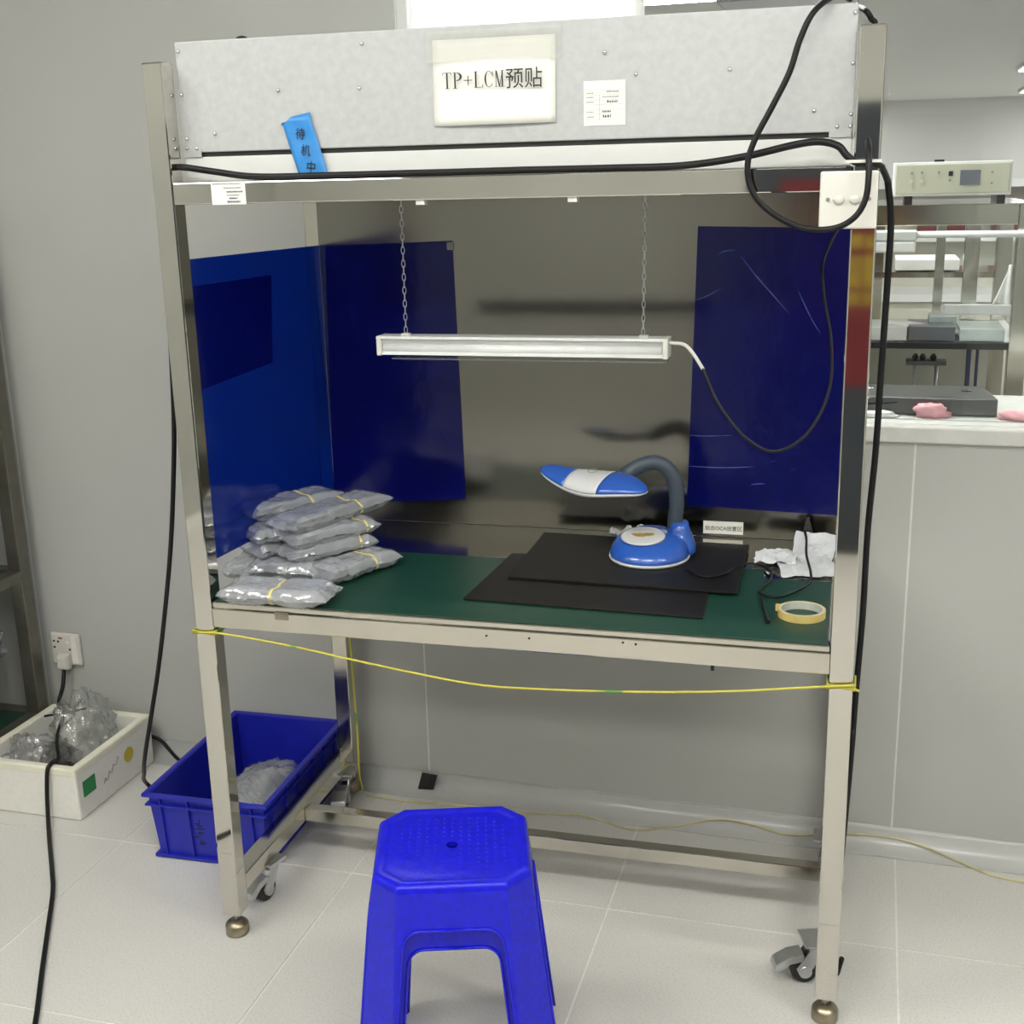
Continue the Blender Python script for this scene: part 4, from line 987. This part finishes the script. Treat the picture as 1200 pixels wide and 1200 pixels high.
# instrument on the second bench
ib = thing('control_box', 'beige control box with small screen on top of the steel beam beyond the window', 'control box', (1.288, Y2 + .002, 1.462))
MB().box((0, 0, 0), (.292, .24, .086)).build('case', 'white_metal', ib, bevel=.002)
MB().box((.006, -.004, .006), (.286, 0, .080)).build('front_panel', 'beige_box', ib, bevel=.001)
MB().box((.165, -.0055, .026), (.215, -.004, .064)).build('screen', 'lcd', ib)
MB().box((.136, -.0055, .050), (.147, -.004, .062)).build('button', 'black_plastic', ib)
for x, z in ((.045, .059), (.070, .060), (.112, .060), (.243, .057), (.243, .030), (.140, .039)): MB().cyl((x, -.007, z), (x, -.004, z), .0032, 10).build('knob', 'ink_grey', ib)
for x, z in ((.045, .038), (.070, .038)): MB().cyl((x, -.007, z), (x, -.004, z), .0045, 12).build('knob', 'offwhite', ib)
for x in (.03, .26): MB().box((x, .01, -.022), (x + .02, .2, 0)).build('foot', 'black_plastic', ib)
MB().box((.10, .02, .086), (.125, .035, .092)).build('handle', 'black_plastic', ib)
tl = thing('bench_lamp', 'white tube lamp under the beam of the second workbench beyond the window', 'light fixture', (1.10, Y2 - .03, 1.320))
MB().box((0, -.03, 0), (.252, .03, .030)).build('diffuser', 'whitecloth', tl, bevel=.006); MB().box((.0, -.03, .030), (.254, .03, .056)).build('housing', 'white_metal', tl, bevel=.004)
MB().cyl((.254, -.01, .045), (.85, -.01, .045), .009, 14).build('tube', 'tube', tl)
# things on the shelf of the second bench
ZB = 1.0785
def sh(x0, y0, x1, y1, Y): a = WY(x0, y1, Y); b = WY(x1, y0, Y); return a, b
def item(name, x0, y0, x1, y1, Y, dp, m, label, cat, z=None):
    a, b = sh(x0, y0, x1, y1, Y); zz = a.z if z is None else z
    return wbox(name, (a.x, Y, zz), (b.x, Y + dp, max(b.z, zz + .004)), m, label, cat, .002)
item('white_tray', 1008, 384, 1063, 399, 1.53, .2, 'whitecloth', 'white tray on the left of the far black edged shelf', 'tray', ZB)
item('grey_box', 1064, 383, 1120, 399, 1.53, .18, 'lcd', 'flat grey box in the middle of the far black edged shelf', 'box', ZB)
item('glass_tray', 1124, 386, 1178, 399, 1.53, .2, 'glassware', 'pale glass tray on the right of the far black edged shelf', 'tray', ZB)
a, b = sh(1040, 376, 1088, 383, 1.6); a_, b_ = sh(1088, 370, 1121, 381, 1.66)
wbox('glass_tray', (a_.x, 1.64, a.z - .014), (b_.x, 1.74, b_.z), 'glassware', 'smaller pale glass tray standing on the flat grey box', 'tray')
MBp = MB().prism([WY(1038, 379, 1.57), WY(1060, 376.5, 1.60), WY(1090, 381, 1.60), WY(1062, 383.5, 1.57)], (0, 0, .003))
tag(MBp.build('paper_sheet', 'paper', None, origin=WY(1064, 381, 1.57)), 'white paper sheet lying above the trays on the far shelf', 'paper')
a, b = sh(1105, 357, 1179, 369, 1.50); wbox('drip_panel', (a.x, 1.50, a.z), (1.604, 1.512, b.z), 'white_metal', 'light grey plate fixed beside the post of the second workbench', 'panel')
cl = MB()
def cloth(u, v):
    zt = WY(1180, 310, 1.52).z; zb_ = WY(1180, 358, 1.52).z; x1 = 1.602; x0 = 1.602 - .012 - .034 * (1 - v) ** 1.6
    return Vector((x0 + (x1 - x0) * u, 1.50 + .012 * math.sin(5 * u + 2 * v) + .02 * u, zb_ + (zt - zb_) * v))
tag(cl.grid(cloth, 8, 10).build('hanging_cloth', 'whitecloth', None, solid=.004), 'white cloth hanging beside the right post of the second workbench', 'cloth')
# third row of furniture further away
b3 = thing('cabinet', 'cream cabinet row further back beyond the second workbench', 'cabinet', (.2, 3.4, 0))
MB().box((0, 0, 0), (3.2, .5, 1.0)).build('body', 'cream', b3, bevel=.004); MB().box((-.01, -.02, 1.0), (3.21, .5, 1.03)).build('top', 'white_metal', b3)
for k in range(4): MB().box((.02 + .8 * k, -.012, .1), (.78 + .8 * k, 0, .97)).build('door', 'cream', b3, bevel=.002)
b4 = thing('shelf_unit', 'cream back shelf with dark red boxes far beyond the window', 'shelf', (.2, 3.75, 1.03))
MB().box((0, 0, 0), (3.2, .03, .42)).build('back', 'cream', b4); MB().box((0, -.14, .20), (3.2, 0, .23)).build('shelf', 'white_metal', b4); MB().box((0, -.14, .42), (3.2, .03, .45)).build('shelf', 'white_metal', b4)
for k, (x, lb) in enumerate(((1.42, 'left'), (1.72, 'middle'), (2.02, 'right'))):
    wbox('storage_box', (x, 3.63, 1.261), (x + .2, 3.74, 1.34), 'maroon', '%s one of the dark red boxes on the far shelf' % lb, 'box', group='dark red boxes on the far shelf')
a, b = sh(1048, 303, 1125, 317, 2.3)
it = item('light_tray', 1049, 304, 1125, 317, 2.3, .25, 'whitecloth', 'bright white tray held in the rack behind the second workbench', 'tray')
rk2 = thing('tray_stand', 'steel stand behind the second workbench carrying the bright white tray', 'stand', (1.20, 2.28, 0))
for x in (.05, .36): MB().box((x, .26, 0), (x + .03, .29, 1.42)).build('upright', 'steel', rk2)
MB().box((0, .0, a.z - .022), (.45, .29, a.z - .004)).build('shelf', 'steel', rk2)
for x0, x1, lb in ((1130, 1139, 'left'), (1141, 1148, 'right')):
    a, b = sh(x0, 406, x1, 449, 1.85); tag(MB().cyl(((a.x + b.x) / 2, 1.85, .783), ((a.x + b.x) / 2, 1.85, 1.058), (b.x - a.x) / 2, 14).build('blue_tube', 'navy', None, origin=((a.x + b.x) / 2, 1.85, .783)), '%s of two dark blue tubes standing under the far shelf' % lb, 'tube', 'dark blue tubes')
jg = thing('dark_jig', 'small dark clamp jig standing under the far shelf', 'jig', (WY(1085, 424, 1.75).x, 1.75, .781))
zz = WY(1085, 424, 1.75).z - .781
MB().box((-.055, -.03, zz - .006), (.055, .03, zz + .006)).build('plate', 'darkbox', jg)
for x in (-.03, -.01, .02): MB().lathe([(.007, 0), (.010, .008), (.004, .018)], (x, 0, zz + .006), 10).build('knob', 'black_plastic', jg)
for x in (-.03, .03): MB().cyl((x, 0, 0), (x, 0, zz), .005, 10).build('leg', 'zinc', jg)
# tall white cabinet seen above the hood
wbox('white_cabinet', (-.45, 1.5, 0), (WY(710, 18, 1.5).x, 2.1, 2.3), 'whitecloth', 'tall white cabinet beyond the window, showing above the hood', 'cabinet', .006)
wbox('grey_duct', (.70, 2.4, 2.08), (1.15, 2.9, 2.36), 'lcd', 'dark grey air duct under the far ceiling above the hood', 'duct', .006)
